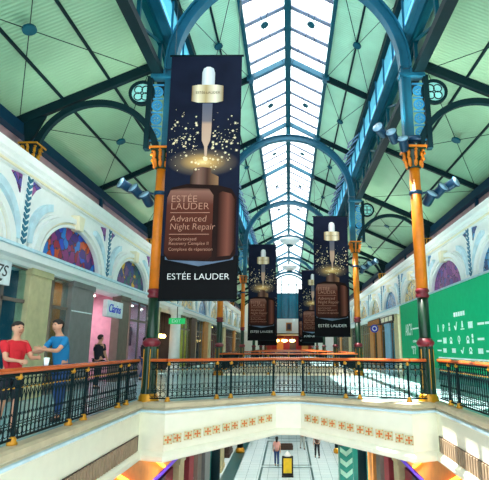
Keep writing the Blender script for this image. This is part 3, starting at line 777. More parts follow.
# garments on rails in the clothes shops
gm = [mat('garment red', (170, 40, 40), .9), mat('garment rust', (190, 90, 50), .9), mat('garment slate', (70, 90, 120), .9), mat('garment cream', (214, 196, 176), .9), mat('garment plum', (110, 50, 90), .9)]
def garment(loc, m, label, group):
    t = empty('hanging_garment', loc, 0, label, 'garment', group)
    prof = [(-.22, -.08), (-.08, 0), (.08, 0), (.22, -.08), (.3, -.38), (.2, -.42), (.19, -.3), (.22, -.95), (-.22, -.95), (-.19, -.3), (-.2, -.42), (-.3, -.38)]
    MB().prism(prof, (-.04, 0, 0), (0, 1, 0), (0, 0, 1), (.08, 0, 0)).build('cloth', m, t, .02)
    MB().tube([(0, 0, -.01), (0, 0, .06), (0, .03, .09), (0, .0, .12)], .008, 5).build('hook', M['wire'], t)
cols = ['red', 'rust', 'slate', 'cream', 'plum']
for row, z in enumerate((3.0, 1.75)):
    tag(MB().tube([(-8.0, 14.35, z + .12), (-8.0, 15.6, z + .12)], .015, 6).build('clothes_rail', M['wire']), f'{["upper", "lower"][row]} clothes rail in the window behind the blue jersey man', 'clothes rail')
    for k in range(2):
        garment((-8.0, 14.7 + k * .56, z), gm[(row * 2 + k) % 5], f'{cols[(row * 2 + k) % 5]} garment on the {["upper", "lower"][row]} rail behind the blue jersey man', 'garments in the shop window')
tag(MB().tube([(-8.2, 21.6, 2.5), (-8.2, 25.4, 2.5)], .015, 6).build('clothes_rail', M['wire']), 'clothes rail in the pink shop window', 'clothes rail')
for k in range(5): garment((-8.2, 22.05 + k * .75, 2.38), gm[(k * 2 + 1) % 5], f'{ORD[k]} garment on the rail in the pink shop window', 'garments in the shop window')
# display units in the other shops
def unit(s, y, w, m, label, n=4):
    t = empty('display_shelf', (s * 9.6, y, 0), 0, label, 'display shelf', 'display shelves in the shops')
    MB().box(-.25, 0, 0, .25, .05, 2.3).build('side_panel', m, t); MB().box(-.25, w - .05, 0, .25, w, 2.3).build('side_panel', m, t)
    for k in range(n): MB().box(-.24, .05, .1 + k * .6, .24, w - .05, .14 + k * .6).build('shelf', m, t)
for s, y, w, m, lab in ((-1, 7.2, 2.4, 'grey', 'grey shelves in the dim teal shop'), (-1, 31.2, 2.8, 'wood', 'timber shelves in the yellow green lit shop'), (-1, 18, 1.8, 'sign', 'white shelves in the pink lit shop'), (1, 43, 3, 'wood', 'timber shelves behind the second right column')):
    unit(s, y, w, M[m], lab)

# ------------------------------------------------------------------ green hoarding
t = empty('hoarding', (6.58, 7.0, 0), 0, 'long green boarded shopfront with white lettering and small symbols', 'hoarding')
t.scale = (.93,) * 3
MB().box(-.06, 0, 0, .06, 22.9, 4.0).build('board', M['hoard'], t)
MB().box(-.09, 22.85, 0, .06, 23.0, 4.0).build('edge_post', M['stone'], t)
MB().box(-.075, 0, .96, -.058, 15.5, 1.02).build('white_line', M['chalk'], t)
MB().box(-.07, 0, 0, -.058, 22.85, .5).build('skirting', M['tealp'], t)
R_R = Matrix.Translation((-.06, 0, 0)) @ Matrix(((0, 0, -1, 0), (-1, 0, 0, 0), (0, 1, 0, 0), (0, 0, 0, 1)))
def wr(s, y, z, size, wide=1., nm='lettering'): text_obj(nm, s, size, M['chalk'], t, Matrix.Translation((0, y - 8, z + .1)) @ R_R, 0, wide, .008)
wr('ARCH', 29.7, 2.03, .95, .62); 
MB().box(-.07, 26.5 - 8, 2.43, -.055, 28.0 - 8, 2.51).build('long_stroke', M['chalk'], t)
wr('coming', 28.1, 1.62, .26, 1.1); wr('opening', 28.5, 1.3, .26, 1.2); wr('8  0', 28.2, .98, .4, .9)
# block word, then three rows of small symbols (too small to read in the photograph)
mb = MB()
for k in range(5): mb.box(-.07, 19.75 - 8 + k * .27, 2.7, -.055, 19.95 - 8 + k * .27, 2.88)
mb.build('word_block', M['chalk'], t)
rnd = random.Random(3)
def glyph(kind, y, z, h):
    g = MB(); o = (-.06, y - 8, z + .1); U = (0, -1, 0); Z = (0, 0, 1); W = (-.012, 0, 0)
    if kind == 0: g.prism([(-.1, 0), (-.02, h), (.02, h), (.1, 0), (.05, 0), (0, h * .7), (-.05, 0)], o, U, Z, W)
    elif kind == 1: g.ring(.05, .1, 0, 2 * PI, V(o) + V((0, 0, h * .65)), U, Z, W, 12); g.prism([(-.1, 0), (-.04, 0), (-.04, h * .7), (-.1, h * .7)], o, U, Z, W)
    elif kind == 2: g.ring(.001, .08, 0, 2 * PI, V(o) + V((0, 0, h * .8)), U, Z, W, 12); g.prism([(-.09, 0), (.09, 0), (.06, h * .5), (-.06, h * .5)], o, U, Z, W)
    elif kind == 3: g.prism([(-.18, h * .55), (-.1, h * .55), (0, h * .2), (.14, h), (.2, h * .95), (.04, 0), (-.04, 0)], o, U, Z, W)
    elif kind == 4: g.prism([(-.2, 0), (.2, 0), (.2, .04), (-.2, .04)], o, U, Z, W); g.prism([(-.08, .08), (.08, .08), (.04, h), (-.04, h)], o, U, Z, W)
    elif kind == 5: g.ring(.1, .15, 0, PI, V(o) + V((0, 0, h * .4)), U, Z, W, 12); g.prism([(-.15, 0), (.15, 0), (.1, h * .38), (-.1, h * .38)], o, U, Z, W)
    elif kind == 6:
        for a in (-.24, -.08, .08): g.prism([(a, .02), (a + .12, .02), (a + .12, h * .8), (a, h * .8)], o, U, Z, W)
    elif kind == 7: g.prism([(-.3, h * .3), (.3, h * .3), (.3, h * .55), (-.3, h * .55)], o, U, Z, W)
    elif kind == 8: g.ring(.09, .13, 0, 2 * PI, V(o) + V((0, 0, h * .55)), U, Z, W, 14); g.prism([(-.03, -.02), (.03, -.02), (.03, h * .3), (-.03, h * .3)], o, U, Z, W)
    g.build('symbol', M['chalk'], t)
for z, row in ((2.05, [(23.3, 0), (22.5, 1), (21.7, 2), (20.9, 3), (20.1, 4), (19.2, 6), (18.2, 7), (17.5, 7)]), (1.5, [(23.2, 7), (22.4, 6), (21.6, 5), (20.6, 8), (19.6, 5), (19.1, 2), (18.3, 7)]), (1.1, [(23.3, 7), (22.5, 6), (21.3, 6), (20.3, 3), (19.4, 5), (18.4, 6), (17.6, 7)])):
    for y, k in row: glyph(k, y, z, .34 if z > 1.2 else .26)

# ------------------------------------------------------------------ banners
pr = dict(
    front=ramp_mat('bottle front print', 2, [(0, (40, 18, 14)), (.12, (68, 32, 24)), (.75, (92, 46, 36)), (.95, (140, 96, 84)), (1, (52, 28, 24))]),
    side=ramp_mat('bottle side print', 0, [(0, (26, 12, 10)), (.25, (80, 42, 34)), (.6, (120, 70, 58)), (1, (44, 20, 16))]),
    edge=mat('bottle edge print', (34, 18, 16), .6), neck=ramp_mat('bottle neck print', 0, [(0, (40, 26, 24)), (.3, (130, 96, 84)), (.6, (70, 44, 38)), (1, (150, 110, 80))]),
    gold=ramp_mat('gold collar print', 0, [(0, (140, 112, 74)), (.2, (244, 228, 196)), (.45, (190, 160, 112)), (.75, (250, 238, 214)), (1, (150, 120, 82))]),
    bulb=ramp_mat('rubber bulb print', 0, [(0, (180, 184, 190)), (.4, (246, 246, 246)), (1, (196, 198, 204))]),
    tube=ramp_mat('glass tube print', 2, [(0, (206, 172, 150)), (.6, (196, 160, 140)), (.66, (120, 112, 120)), (1, (96, 98, 116))]),
    spark=mat('gold speck print', (255, 232, 190), .6, var=.05), text=mat('pale rose text print', (190, 140, 120), .6), whitetext=mat('white text print', (240, 240, 240), .6),
    base=mat('bluish reflection print', (96, 112, 136), .6), gtext=mat('dark gold text print', (90, 66, 40), .6),
)
for k_ in list(pr) : pr[k_].node_tree.nodes['Principled BSDF'].inputs['Specular IOR Level'].default_value = .08
for k_ in ('dark', 'eave', 'iron', 'teal'): M[k_].node_tree.nodes['Principled BSDF'].inputs['Specular IOR Level'].default_value = .15
for k_ in ('navy', 'black', 'hoard'): M[k_].node_tree.nodes['Principled BSDF'].inputs['Specular IOR Level'].default_value = .1
m, nt, b = newmat('golden glow print'); b.inputs['Specular IOR Level'].default_value = .08
tc = nt.nodes.new('ShaderNodeTexCoord'); mp = nt.nodes.new('ShaderNodeMapping'); mp.inputs['Location'].default_value = (-1, -1, -1); mp.inputs['Scale'].default_value = (2, 2, 2)
g = nt.nodes.new('ShaderNodeTexGradient'); g.gradient_type = 'SPHERICAL'
sepn = nt.nodes.new('ShaderNodeSeparateXYZ'); cmb = nt.nodes.new('ShaderNodeCombineXYZ')
nt.links.new(tc.outputs['Generated'], mp.inputs['Vector']); nt.links.new(mp.outputs['Vector'], sepn.inputs[0])
nt.links.new(sepn.outputs[0], cmb.inputs[0]); nt.links.new(sepn.outputs[2], cmb.inputs[2]); nt.links.new(cmb.outputs[0], g.inputs['Vector'])
r = nt.nodes.new('ShaderNodeValToRGB'); e = r.color_ramp.elements; e[0].color = rgb((20, 26, 46)); e[1].color = rgb((255, 226, 160))
q = e.new(.35); q.color = rgb((96, 82, 72)); q = e.new(.75); q.color = rgb((206, 160, 98))
nt.links.new(g.outputs['Fac'], r.inputs['Fac']); nt.links.new(r.outputs['Color'], b.inputs['Base Color'])
pr['glow'] = m
BW, BH = 1.98, 6.87
def make_banner():
    t = empty('banner', (0, 0, 0)); U, Z = (1, 0, 0), (0, 0, 1)
    def P(u, v): return ((u - .5) * BW, (v - .5) * BH)
    def flat(name, poly, m, lay, parent=t):
        return MB().prism([P(*p) for p in poly], (0, -.012 - .005 * lay, 0), U, Z, (0, .004, 0)).build(name, m, parent)
    MB().box(-BW / 2, -.01, -BH / 2, BW / 2, .01, BH / 2).build('cloth', M['navy'], t)
    flat('black_band', [(0, 0), (1, 0), (1, .165), (0, .165)], M['black'], 0)
    el = lambda cx, cy, rx, ry, n=32: [(cx + rx * math.cos(2 * PI * k / n), cy + ry * math.sin(2 * PI * k / n)) for k in range(n)]
    flat('glow_print', el(.5, .535, .49, .06), pr['glow'], 0)
    flat('reflection_print', [(.06, .15), (.5, .125), (.94, .15), (.94, .17), (.06, .17)], pr['base'], 1)
    mb = MB(); rd = random.Random(11)
    for k in range(240):
        u, v = rd.random(), rd.gauss(.62, .055)
        if not .5 < v < .78 or not .03 < u < .97: continue
        if .42 < u < .62 and v > .56: continue
        a, bb = P(u, v); rr = rd.choice([.01, .013, .016, .02, .03, .045])
        star = [(a + (rr if k2 % 2 == 0 else rr * .45) * math.cos(k2 * PI / 6), bb + (rr if k2 % 2 == 0 else rr * .45) * math.sin(k2 * PI / 6)) for k2 in range(12)]
        mb.prism(star, (0, -.03, 0), U, Z, (0, .004, 0))
    mb.build('gold_speck_print', pr['spark'], t)
    # dropper
    dr = flat('bulb_print', [(.445, .865), (.625, .865), (.625, .92), (.605, .94), (.555, .948), (.51, .948), (.465, .94), (.445, .92)], pr['bulb'], 2)
    MB().prism([P(*p) for p in [(.31, .795), (.4, .788), (.66, .788), (.75, .795), (.75, .862), (.66, .867), (.4, .867), (.31, .862)]], (0, -.027, 0), U, Z, (0, .004, 0)).build('collar_print', pr['gold'], t)
    flat('tube_print', [(.465, .785), (.605, .785), (.6, .66), (.59, .625), (.555, .6), (.55, .56), (.52, .56), (.51, .6), (.475, .625), (.47, .66)], pr['tube'], 2)
    flat('drop_print', el(.535, .548, .03, .009, 14), pr['spark'], 3)
    # bottle
    flat('neck_print', [(.34, .425), (.34, .475), (.38, .49), (.38, .51), (.5, .515), (.62, .51), (.62, .49), (.72, .475), (.72, .42)], pr['neck'], 2)
    flat('shoulder_print', [(.05, .4), (.1, .43), (.3, .445), (.72, .44), (.9, .425), (.97, .39), (.97, .17), (.9, .15), (.68, .142), (.1, .148), (.04, .17)], pr['edge'], 3)
    flat('bottle_front_print', [(.05, .39), (.09, .42), (.3, .43), (.6, .425), (.66, .4), (.66, .16), (.6, .148), (.1, .152), (.045, .175)], pr['front'], 4)
    flat('bottle_side_print', [(.72, .405), (.78, .415), (.9, .405), (.95, .38), (.945, .19), (.9, .165), (.72, .16)], pr['side'], 4)
    RX = Matrix.Rotation(PI / 2, 4, 'X')
    def tx(s, u, v, size, mm, wide=1., sh=0, al='LEFT', nm='text_print'):
        a, bb = P(u, v); return text_obj(nm, s, size, mm, t, Matrix.Translation((a, -.042, bb)) @ RX, sh, wide, .002, al, .014)
    tx('ESTÉE', .1, .372, .26, pr['text'], 1.05); tx('LAUDER', .1, .343, .26, pr['text'], 1.05)
    tx('Advanced', .1, .295, .24, pr['text'], 1.0, .1); tx('Night Repair', .1, .264, .24, pr['text'], .95, .1)
    tx('Synchronized', .1, .222, .12, pr['text'], 1.1); tx('Recovery Complex II', .1, .205, .12, pr['text'], 1.0); tx('Complexe de réparation', .1, .183, .12, pr['text'], .95)
    mb = MB()
    for v in (.329, .245): mb.prism([P(.1, v), P(.62, v), P(.62, v + .002), P(.1, v + .002)], (0, -.04, 0), U, Z, (0, .003, 0))
    mb.build('rule_print', pr['text'], t)
    tx('ESTÉE LAUDER', .5, .075, .225, pr['whitetext'], 1.08, 0, 'CENTER', 'brand_text_print')
    tx('ESTÉE LAUDER', .535, .826, .105, pr['gtext'], .98, 0, 'CENTER')
    MB().tube([(-BW / 2 - .05, 0, BH / 2), (BW / 2 + .05, 0, BH / 2)], .03, 8).build('top_rod', M['iron'], t)
    MB().tube([(-BW / 2, 0, -BH / 2), (BW / 2, 0, -BH / 2)], .025, 8).build('bottom_rod', M['iron'], t)
    return t
F = 478.; PIT = .2211; YAW = -.0097
# place, distance and height of each banner (centre)
BAN = [(-2.27, 12.0, 5.935, 'largest banner of a brown dropper bottle, nearest on the left'), (2.43, 26.9, 5.36, 'dropper bottle banner hanging nearest on the right'),
       (-1.91, 34.3, 5.27, 'smaller dropper bottle banner on the left, behind the largest'), (2.24, 46, 5.22, 'dropper bottle banner half hidden behind the right one'),
       (-2.2, 50, 5.0, 'distant dropper banner peeping out behind the left small one'), (2.15, 59.5, 5.0, 'most distant dropper banner on the right')]
bn0 = make_banner()
for i, (x, y, z, lab) in enumerate(BAN):
    t = bn0 if i == 0 else copy_tree(bn0)
    t.location = (x, y, z); t.rotation_euler = (0, 0, 0)
    tag(t, lab, 'banner', 'hanging bottle banners')
for i, (x, y, z, lab) in enumerate(BAN):
    t = bpy.data.objects[bn0.name] if i == 0 else [o for o in C.objects if o.get('label') == lab][0]
    for k in (-.9, .9):
        wx = x + k; top = roof_z(wx) - .05 - (z + BH / 2)
        MB().tube([(k, 0, BH / 2), (k, 0, BH / 2 + top)], .008, 5).build('cable', M['wire'], t)

# ------------------------------------------------------------------ floodlights on the columns
def make_flood(s):
    t = empty('floodlight_cluster', (0, 0, 0))
    MB().lathe([(.18, -.05), (.18, .05)], n=16).build('clamp', M['flood'], t)
    MB().beam((s * .15, 0, 0), (s * .8, -.05, .12), .05, .05).build('arm', M['flood'], t)
    for k, (dx, dz, tl) in enumerate(((.32, -.2, .5), (.6, .02, .1), (.92, .2, -.35))):
        d = V((s * (.5 - tl * .4), -.75, .45 + tl * .4)).normalized(); c = V((s * dx, -.08, dz))
        ca = MB().tube([c - d * .2, c - d * .16, c - d * .1, c + d * .12, c + d * .2], [.06, .12, .13, .13, .17], 12).build('lamp_can', M['flood'], t)
        MB().tube([c + d * .2, c + d * .205], .145, 12).build('lens', M['lens'], ca)
        MB().beam(c - V((0, 0, .02)), (s * dx * .8 + s * .05, -.02, .05), .04, .04).build('yoke', M['flood'], t)
    return t
for s in (-1, 1):
    f0 = make_flood(s)
    for i in range(3):
        t = f0 if i == 0 else copy_tree(f0); t.location = (s * CX, COLY[i], 5.45)
        tag(t, f'dark blue floodlight cluster clamped to the {ORD[i]} {SIDE[s]} column', 'floodlights', 'floodlights on the columns')
f1 = make_flood(-1); f1.location = (CX + .0, 12.3, 6.95); tag(f1, 'blue floodlight cluster above the capital of the nearest right column', 'floodlights')

for s in (-1, 1):
    for i, y in enumerate(COLY):
        for k in (-1, 0, 1, 2):  # inward and wall-facing beams added to brighten nave slopes and white walls
            l = bpy.data.lights.new('flood_and_fill_beam', 'SPOT'); l.energy = (120, 120, 150, 60)[k + 1] * (1.4 if s > 0 else .9); l.spot_size = math.radians(150); l.spot_blend = .8; l.shadow_soft_size = .15; l.color = (1, .97, .88)  # right side stronger, standing in for sunlight reflected onto its ceiling
            o = bpy.data.objects.new('flood_and_fill_beam', l); C.objects.link(o); o.location = (s * (CX + .75), y - .6 + .3 * min(k, 1), 5.95) if k else (s * (CX - .5), y - .3, 7.3)
            o.rotation_euler = V((s, .1, 0) if k == 2 else (s * .45, k * .8, 1) if k else (-s * .35, .2, 1)).to_track_quat('-Z', 'Y').to_euler()

# ------------------------------------------------------------------ bowl pendants
for i, (y, z) in enumerate(((43, 10.95), (56.5, 10.7))):
    t = empty('bowl_pendant', (0.1, y, z), 0, f'{["nearer", "farther"][i]} white glass bowl light hanging under the roof', 'pendant light', 'bowl pendants down the middle')
    MB().lathe([(.02, -.42), (.3, -.4), (.62, -.28), (.86, -.08), (.95, .1), (.93, .12), (.6, -.1), (.1, -.2)], n=28).build('bowl', M['bowl'], t)
    MB().lathe([(.02, -.62), (.2, -.58), (.34, -.5), (.3, -.42), (.02, -.4)], n=18).build('finial', M['teal'], t)
    for k in range(3):
        a = k * 2 * PI / 3 + .4; MB().tube([(.9 * math.cos(a), .9 * math.sin(a), .1), (0, 0, 1.5)], .02, 5).build('chain', M['teal'], t)
    MB().tube([(0, 0, 1.45), (0, 0, Z_RIDGE - .3 - z)], .03, 6).build('rod', M['teal'], t)

# ------------------------------------------------------------------ far end of the hall
g = MB().prism([(-3.8, 9.8), (3.8, 9.8), (3.8, 11.7), (0, 13.6), (-3.8, 11.7)], (0, YE, 0), (1, 0, 0), (0, 0, 1), (0, .03, 0)).build('window_30', M['glass'])
struct(g, 'bright gable window at the far end of the hall', 'gable window')
mb = MB()
for x in (-3.7, -2.4, -1.2, 0, 1.2, 2.4, 3.7): mb.box(x - .07, YE - .1, 5.9, x + .07, YE, 11.6 if abs(x) > 3 else 12.5)
for z in (9.8, 11.2): mb.box(-3.8, YE - .1, z - .07, 3.8, YE, z + .07)
mb.ring(2.9, 3.15, 0, PI, (0, YE - .12, 9.85), (1, 0, 0), (0, 0, 1), (0, .1, 0), 28)
mb.build('mullions', M['teal'], g)
w = MB().box(-3.8, YE, 5.8, 3.8, YE + .1, 9.8).build('window_31', M['farglass']); struct(w, 'teal glazed band below the far gable window', 'window')
w = MB(); w.box(-7.9, YE, 0, -3.8, YE + .2, 10.5); w.box(3.8, YE, 0, 7.9, YE + .2, 10.5); w.box(-3.8, YE, 3.2, 3.8, YE + .2, 5.8);  w.box(-3.8, YE, -6, 3.8, YE + .2, 0)
w = struct(w.build('wall_end', M['white']), 'white end wall of the hall over the far shops', 'wall')
MB().box(-.45, YE - .06, 3.9, .45, YE, 5.2).build('picture_panel', M['wood'], w); MB().box(-.3, YE - .08, 4.1, .3, YE - .06, 5.0).build('picture_centre', M['int_dark'], w)
for k in range(3):
    t = empty('chandelier', (-1.9 + k * 1.2, 74.5 + .5 * k, 2.35), 0, f'warm chandelier far down the hall, {["left", "middle", "right"][k]} of three', 'chandelier', 'far chandeliers')
    MB().lathe([(.05, -.25), (.4, -.1), (.5, .05), (.3, .2)], n=14).build('shade', M['warm'], t)
    MB().tube([(0, 0, .2), (0, 0, .94)], .02, 5).build('stem', M['gold'], t)
tag(MB().box(-3.7, 74, 3.3, 3.7, 77, 3.45).build('canopy', M['darkwood']), 'dark canopy over the far shop entrance holding the chandeliers', 'canopy')
for k, (x, m) in enumerate(((-3.3, 'int_red'), (-1.4, 'wood'), (.6, 'int_dark'), (2.5, 'int_warm'))):
    tag(MB().box(x - .5, 76.5, 0, x + .5, 77.3, 2.6).box(x - .55, 76.45, 2.6, x + .55, 77.3, 2.75).build('shop_pier', M[m]), f'far entrance pier, {ORD[k]} from the left, '.replace('nearest from', 'first from') + ['red', 'timber', 'dark', 'tan'][k], 'pier')

rc = MB().box(-3.9, YE + 3, 0, 3.9, YE + 3.2, 3.3).box(-4.1, YE + .2, 0, -3.8, YE + 3.2, 3.3).box(3.8, YE + .2, 0, 4.1, YE + 3.2, 3.3).box(-4.1, YE + .2, 3.2, 4.1, YE + 3.2, 3.4).box(-4.1, YE, -.2, 4.1, YE + 3.2, 0).build('wall_far_shop', M['int_red'])
struct(rc, 'red lined entrance of the far shop', 'wall')
lamp('shop_lamp', (0, YE + 1.5, 3.1), 60, (1, .75, .45), 1.2)
# ------------------------------------------------------------------ lower floor
for s in (-1, 1):
    lo = struct(MB().box(min(s * 4.4, s * 4.6), 4, -6, max(s * 4.4, s * 4.6), YE, -1.2).build('wall_lower_' + SIDE[s], M['int_dark']), f'{SIDE[s]} wall of shops on the lower floor', 'wall')
    bk = MB().prism([(s * 4.4, -1.28), (s * 4.15, -1.28), (s * 4.0, -2.45), (s * 4.4, -2.5)], (0, 5, 0), (1, 0, 0), (0, 0, 1), (0, 19.5 if s < 0 else 17.5, 0)).build('bulkhead', M['amber'], None)
    struct(bk, f'amber bulkhead over the {SIDE[s]} lower shops', 'bulkhead'); bk.name = 'trim_%d' % (90 + s)
    mb = MB()
    for y in (9.5, 12.0, 14.5, 17.0, 20.0): mb.beam((s * 4.1, y, -1.5), (s * 4.0, y + 1.9, -2.35), .06, .14, (1, 0, 0))
    mb.build('glowing_tubes', M['warm2'], bk)
    tag(MB().box(min(s * 3.98, s * 4.3), 6, -2.58, max(s * 3.98, s * 4.3), 20.5, -2.5).build('neon_strip', M['purple']), f'purple neon strip over the {SIDE[s]} lower shops', 'neon strip')
    for k, (a, b, m) in enumerate(((15, 17, 'darkwood'), (19.3, 20.2, 'stone'), (21.2, 22.2, 'int_red'), (23.2, 24.2, 'brownp'), (25.2, 26.8, 'wood' if s > 0 else 'grey'), (28, 29, 'tealp'), (31, 32.5, 'stone'), (35, 37, 'darkwood'), (40, 42, 'stone'))):
        struct(MB().box(min(s * 4.1, s * 4.4), a, -6, max(s * 4.1, s * 4.4), b, -2.8).box(min(s * 4.05, s * 4.4), a - .05, -6, max(s * 4.05, s * 4.4), b + .05, -5.75).box(min(s * 4.05, s * 4.4), a - .05, -2.95, max(s * 4.05, s * 4.4), b + .05, -2.75).build('trim_%d' % (100 + k + (20 if s > 0 else 0)), M[m]), f'{ORD[k]} pier of the {SIDE[s]} lower shopfronts', 'pier')
    for k, (a, b, m) in enumerate(((17.1, 19.2, 'int_red'), (22.3, 23.1, 'int_pink' if s < 0 else 'purple2'), (20.3, 21.1, 'int_teal'), (24.3, 25.1, 'int_teal'), (26.9, 27.9, 'sky_panel'))):
        tag(MB().box(min(s * 4.3, s * 4.4), a, -5.8, max(s * 4.3, s * 4.4), b, -3.0).box(min(s * 4.26, s * 4.4), a, -4.4, max(s * 4.26, s * 4.4), b, -4.3).build('display_window', M[m]), f'{ORD[k]} display window in the {SIDE[s]} lower shopfronts', 'shop window', 'lower display windows')
for s in (-1, 1):
    for y in (16, 22, 28, 34, 40):  # lamps and glowing discs added to brighten the lower floor
        lamp('lower_ceiling_lamp', (s * 3.8, y, -1.35), 90, (1, .95, .85), .5)
        tag(MB().lathe([(.1, 0), (.12, .02), (.12, .06)], (s * 3.75, y + .4, -1.34), 14).build('downlight', M['cool']), f'{ORD[(y - 16) // 6]} added fill downlight over the {SIDE[s]} side of the lower mall', 'ceiling light', 'added lower mall fill downlights')
# chevron kiosk
t = empty('kiosk', (3.12, 28, -6), 0, 'teal kiosk with pale chevron stripes on the lower floor', 'kiosk')
MB().box(-.36, 0, .0, .36, .8, 2.1).build('body', M['tealp'], t, .02)
for k in range(3):
    z = .45 + k * .55; MB().prism([(-.33, z + .25), (0, z), (.33, z + .25), (.33, z + .5), (0, z + .25), (-.33, z + .5)], (0, -.02, 0), (1, 0, 0), (0, 0, 1), (0, .02, 0)).build('chevron', M['mint'], t)
MB().box(-.42, -.06, 2.1, .42, .86, 2.2).build('top', M['darkwood'], t); MB().box(-.4, -.04, 0, .4, .84, .12).build('plinth', M['darkwood'], t)
for k, (x, y, h) in enumerate(((3.55, 30.2, 2.3), (3.8, 28.9, 2.2), (3.4, 31.8, 2.0))):
    t = empty('display_stand', (x, y, -6), 0, f'teal display stand beside the chevron kiosk, {["middle", "nearest", "farthest"][k]} of three', 'display stand', 'teal stands by the kiosk')
    MB().box(-.22, -.15, 0, .22, .15, .1).build('foot', M['darkwood'], t); MB().box(-.2, -.05, .1, .2, .05, h).build('panel', M['tealp'], t); MB().box(-.21, -.06, h, .21, .06, h + .06).build('cap', M['mint'], t)
# yellow poster stand
t = empty('poster_stand', (-.08, 30.2, -6), -YAW, 'yellow poster in a black frame standing on the lower floor', 'poster stand')
MB().box(-.34, -.2, 0, .34, .2, .08).build('foot', M['leather'], t)
MB().box(-.33, -.06, .08, .33, .06, 1.12).build('frame', M['leather'], t); MB().box(-.24, -.07, .2, .24, -.06, 1.0).build('poster', M['yellow'], t)
MB().lathe([(.2, 1.12), (.22, 1.16), (.12, 1.3), (.06, 1.36), (.02, 1.4)], n=16).build('lamp_top', M['bowl'], t)
tag(MB().box(-.95, 37.6, -6, .3, 38.1, -5.7).box(-.9, 37.65, -5.7, .25, 38.05, -5.6).build('bench', M['darkwood']), 'low dark bench in the middle of the lower floor', 'bench')

# ------------------------------------------------------------------ people
def skin_mesh(name, nodes, edges, m, parent, root=0, sub=1, mat_=None):
    me = bpy.data.meshes.new(name); me.from_pydata([n[0] for n in nodes], edges, [])
    o = bpy.data.objects.new(name, me); C.objects.link(o)
    o.modifiers.new('skin', 'SKIN').use_smooth_shade = True
    for i, n in enumerate(nodes):
        r = n[1]; d = me.skin_vertices[0].data[i]; d.radius = r if isinstance(r, tuple) else (r, r); d.use_root = i == root
    if sub: o.modifiers.new('sub', 'SUBSURF').levels = sub; o.modifiers['sub'].render_levels = sub
    dg = bpy.context.evaluated_depsgraph_get()
    me2 = bpy.data.meshes.new_from_object(o.evaluated_get(dg)); o.modifiers.clear(); o.data = me2
    me2.materials.clear(); me2.materials.append(m); o.parent = parent
    me2.polygons.foreach_set('use_smooth', [True] * len(me2.polygons))
    return o
def person(loc, rz, label, top, legs, hl=1.0, elbows=(80, 80), swing=(12, -12), arm=(15, 15), lean=0., shorts=False, shoes='leather', group=None, long_hair=False, scale=1., spread=0):
    """faces +x in its own frame; elbows = bend in degrees, arm = upper arm forward swing, swing = legs"""
    t = empty('person', loc, rz, label, 'person', group); t.scale = (scale,) * 3
    N, E = [], []
    def nd(p, r, par=None):
        N.append((V(p), r)); i = len(N) - 1
        if par is not None: E.append((par, i))
        return i
    lx = lambda z: lean * max(0, z - .95)
    pel = nd((0, 0, .95), .11); ab = nd((lx(1.15), 0, 1.15), .105, pel); ch = nd((lx(1.35) + .01, 0, 1.35), .115, ab); nb = nd((lx(1.47), 0, 1.47), .07, ch)
    nk = nd((lx(1.53) + .01, 0, 1.53), .052, nb); jw = nd((lx(1.6) + .035, 0, 1.585), .066, nk); hd = nd((lx(1.66) + .03, 0, 1.665), .088, jw); tp = nd((lx(1.73) + .02, 0, 1.735), .062, hd)
    nd((lx(1.64) + .135, 0, 1.635), .012, hd)
    for s in (-1, 1): nd((lx(1.64) + .015, s * .098, 1.64), .016, hd)
    A = {}
    for k, s in enumerate((1, -1)):
        a = math.radians(arm[k]); e = a + math.radians(elbows[k])
        sh = V((lx(1.42), s * .185, 1.42)); el = sh + V((.29 * math.sin(a), s * (.03 + spread), -.29 * math.cos(a)))
        wr_ = el + V((.25 * math.sin(e), -s * (.06 + spread if elbows[k] > 30 else -.01), -.25 * math.cos(e)))
        d = (wr_ - el).normalized(); pc = wr_ + d * .06; side = V((0, -s, 0)); upv = d.cross(side).normalized()
        i = nd(sh, .056, ch); j = nd(el, .042, i); w_ = nd(wr_, .027, j); p_ = nd(pc, (.036, .026), w_)
        for q, (off, ln) in enumerate(((-.028, .062), (-.009, .074), (.01, .07), (.028, .056))):
            f0 = nd(pc + d * .035 + upv * off, .0085, p_); f1 = nd(pc + d * (.035 + ln * .55) + upv * off + side * .008, .0085, f0); nd(pc + d * (.03 + ln * .85) + upv * off + side * .03, .007, f1)
        th = nd(pc - d * .02 + upv * -.04 + side * .012, .01, p_); nd(pc + d * .025 + upv * -.058 + side * .03, .009, th)
        A[s] = (sh, el, wr_)
    Lg = {}
    for k, s in enumerate((1, -1)):
        a = math.radians(swing[k]); hip = V((0, s * .09, .9)); kn = hip + V((.42 * math.sin(a), 0, -.42 * math.cos(a)))
        b_ = a - math.radians(max(0, -swing[k]) * .9 + 3); an = kn + V((.41 * math.sin(b_), 0, -.41 * math.cos(b_))); an.z = max(an.z, .075)
        i = nd(hip, .085, pel); j = nd(kn, .055, i); q = nd(an, .036, j); nd(an + V((.12, 0, -.04)), .032, q); Lg[s] = (hip, kn, an)
    body = skin_mesh('body', N, E, M['skin'], t)
    # clothes
    S = [(V((0, 0, .93)), .145), (V((lx(1.15), 0, 1.15)), .142), (V((lx(1.35) + .01, 0, 1.34)), .15), (V((lx(1.46), 0, 1.45)), .088)]; Es = [(0, 1), (1, 2), (2, 3)]
    for s in (1, -1):
        sh, el, wr_ = A[s]; n = len(S); S += [(sh + V((0, -s * .01, -.01)), .068), (sh.lerp(el, .75), .058)]; Es += [(2, n), (n, n + 1)]
    skin_mesh('shirt', S, Es, top, t, 1)
    S = [(V((0, 0, 1.0)), .135)]; Es = []
    for s in (1, -1):
        hip, kn, an = Lg[s]; n = len(S); S += [(hip, .105), (hip.lerp(kn, .95), .085 if shorts else .075)]; Es += [(0, n), (n, n + 1)]
        if not shorts: S += [(kn.lerp(an, .5), .066), (an + V((0, 0, .03)), .058)]; Es += [(n + 1, n + 2), (n + 2, n + 3)]
    skin_mesh('shorts' if shorts else 'trousers', S, Es, legs, t)
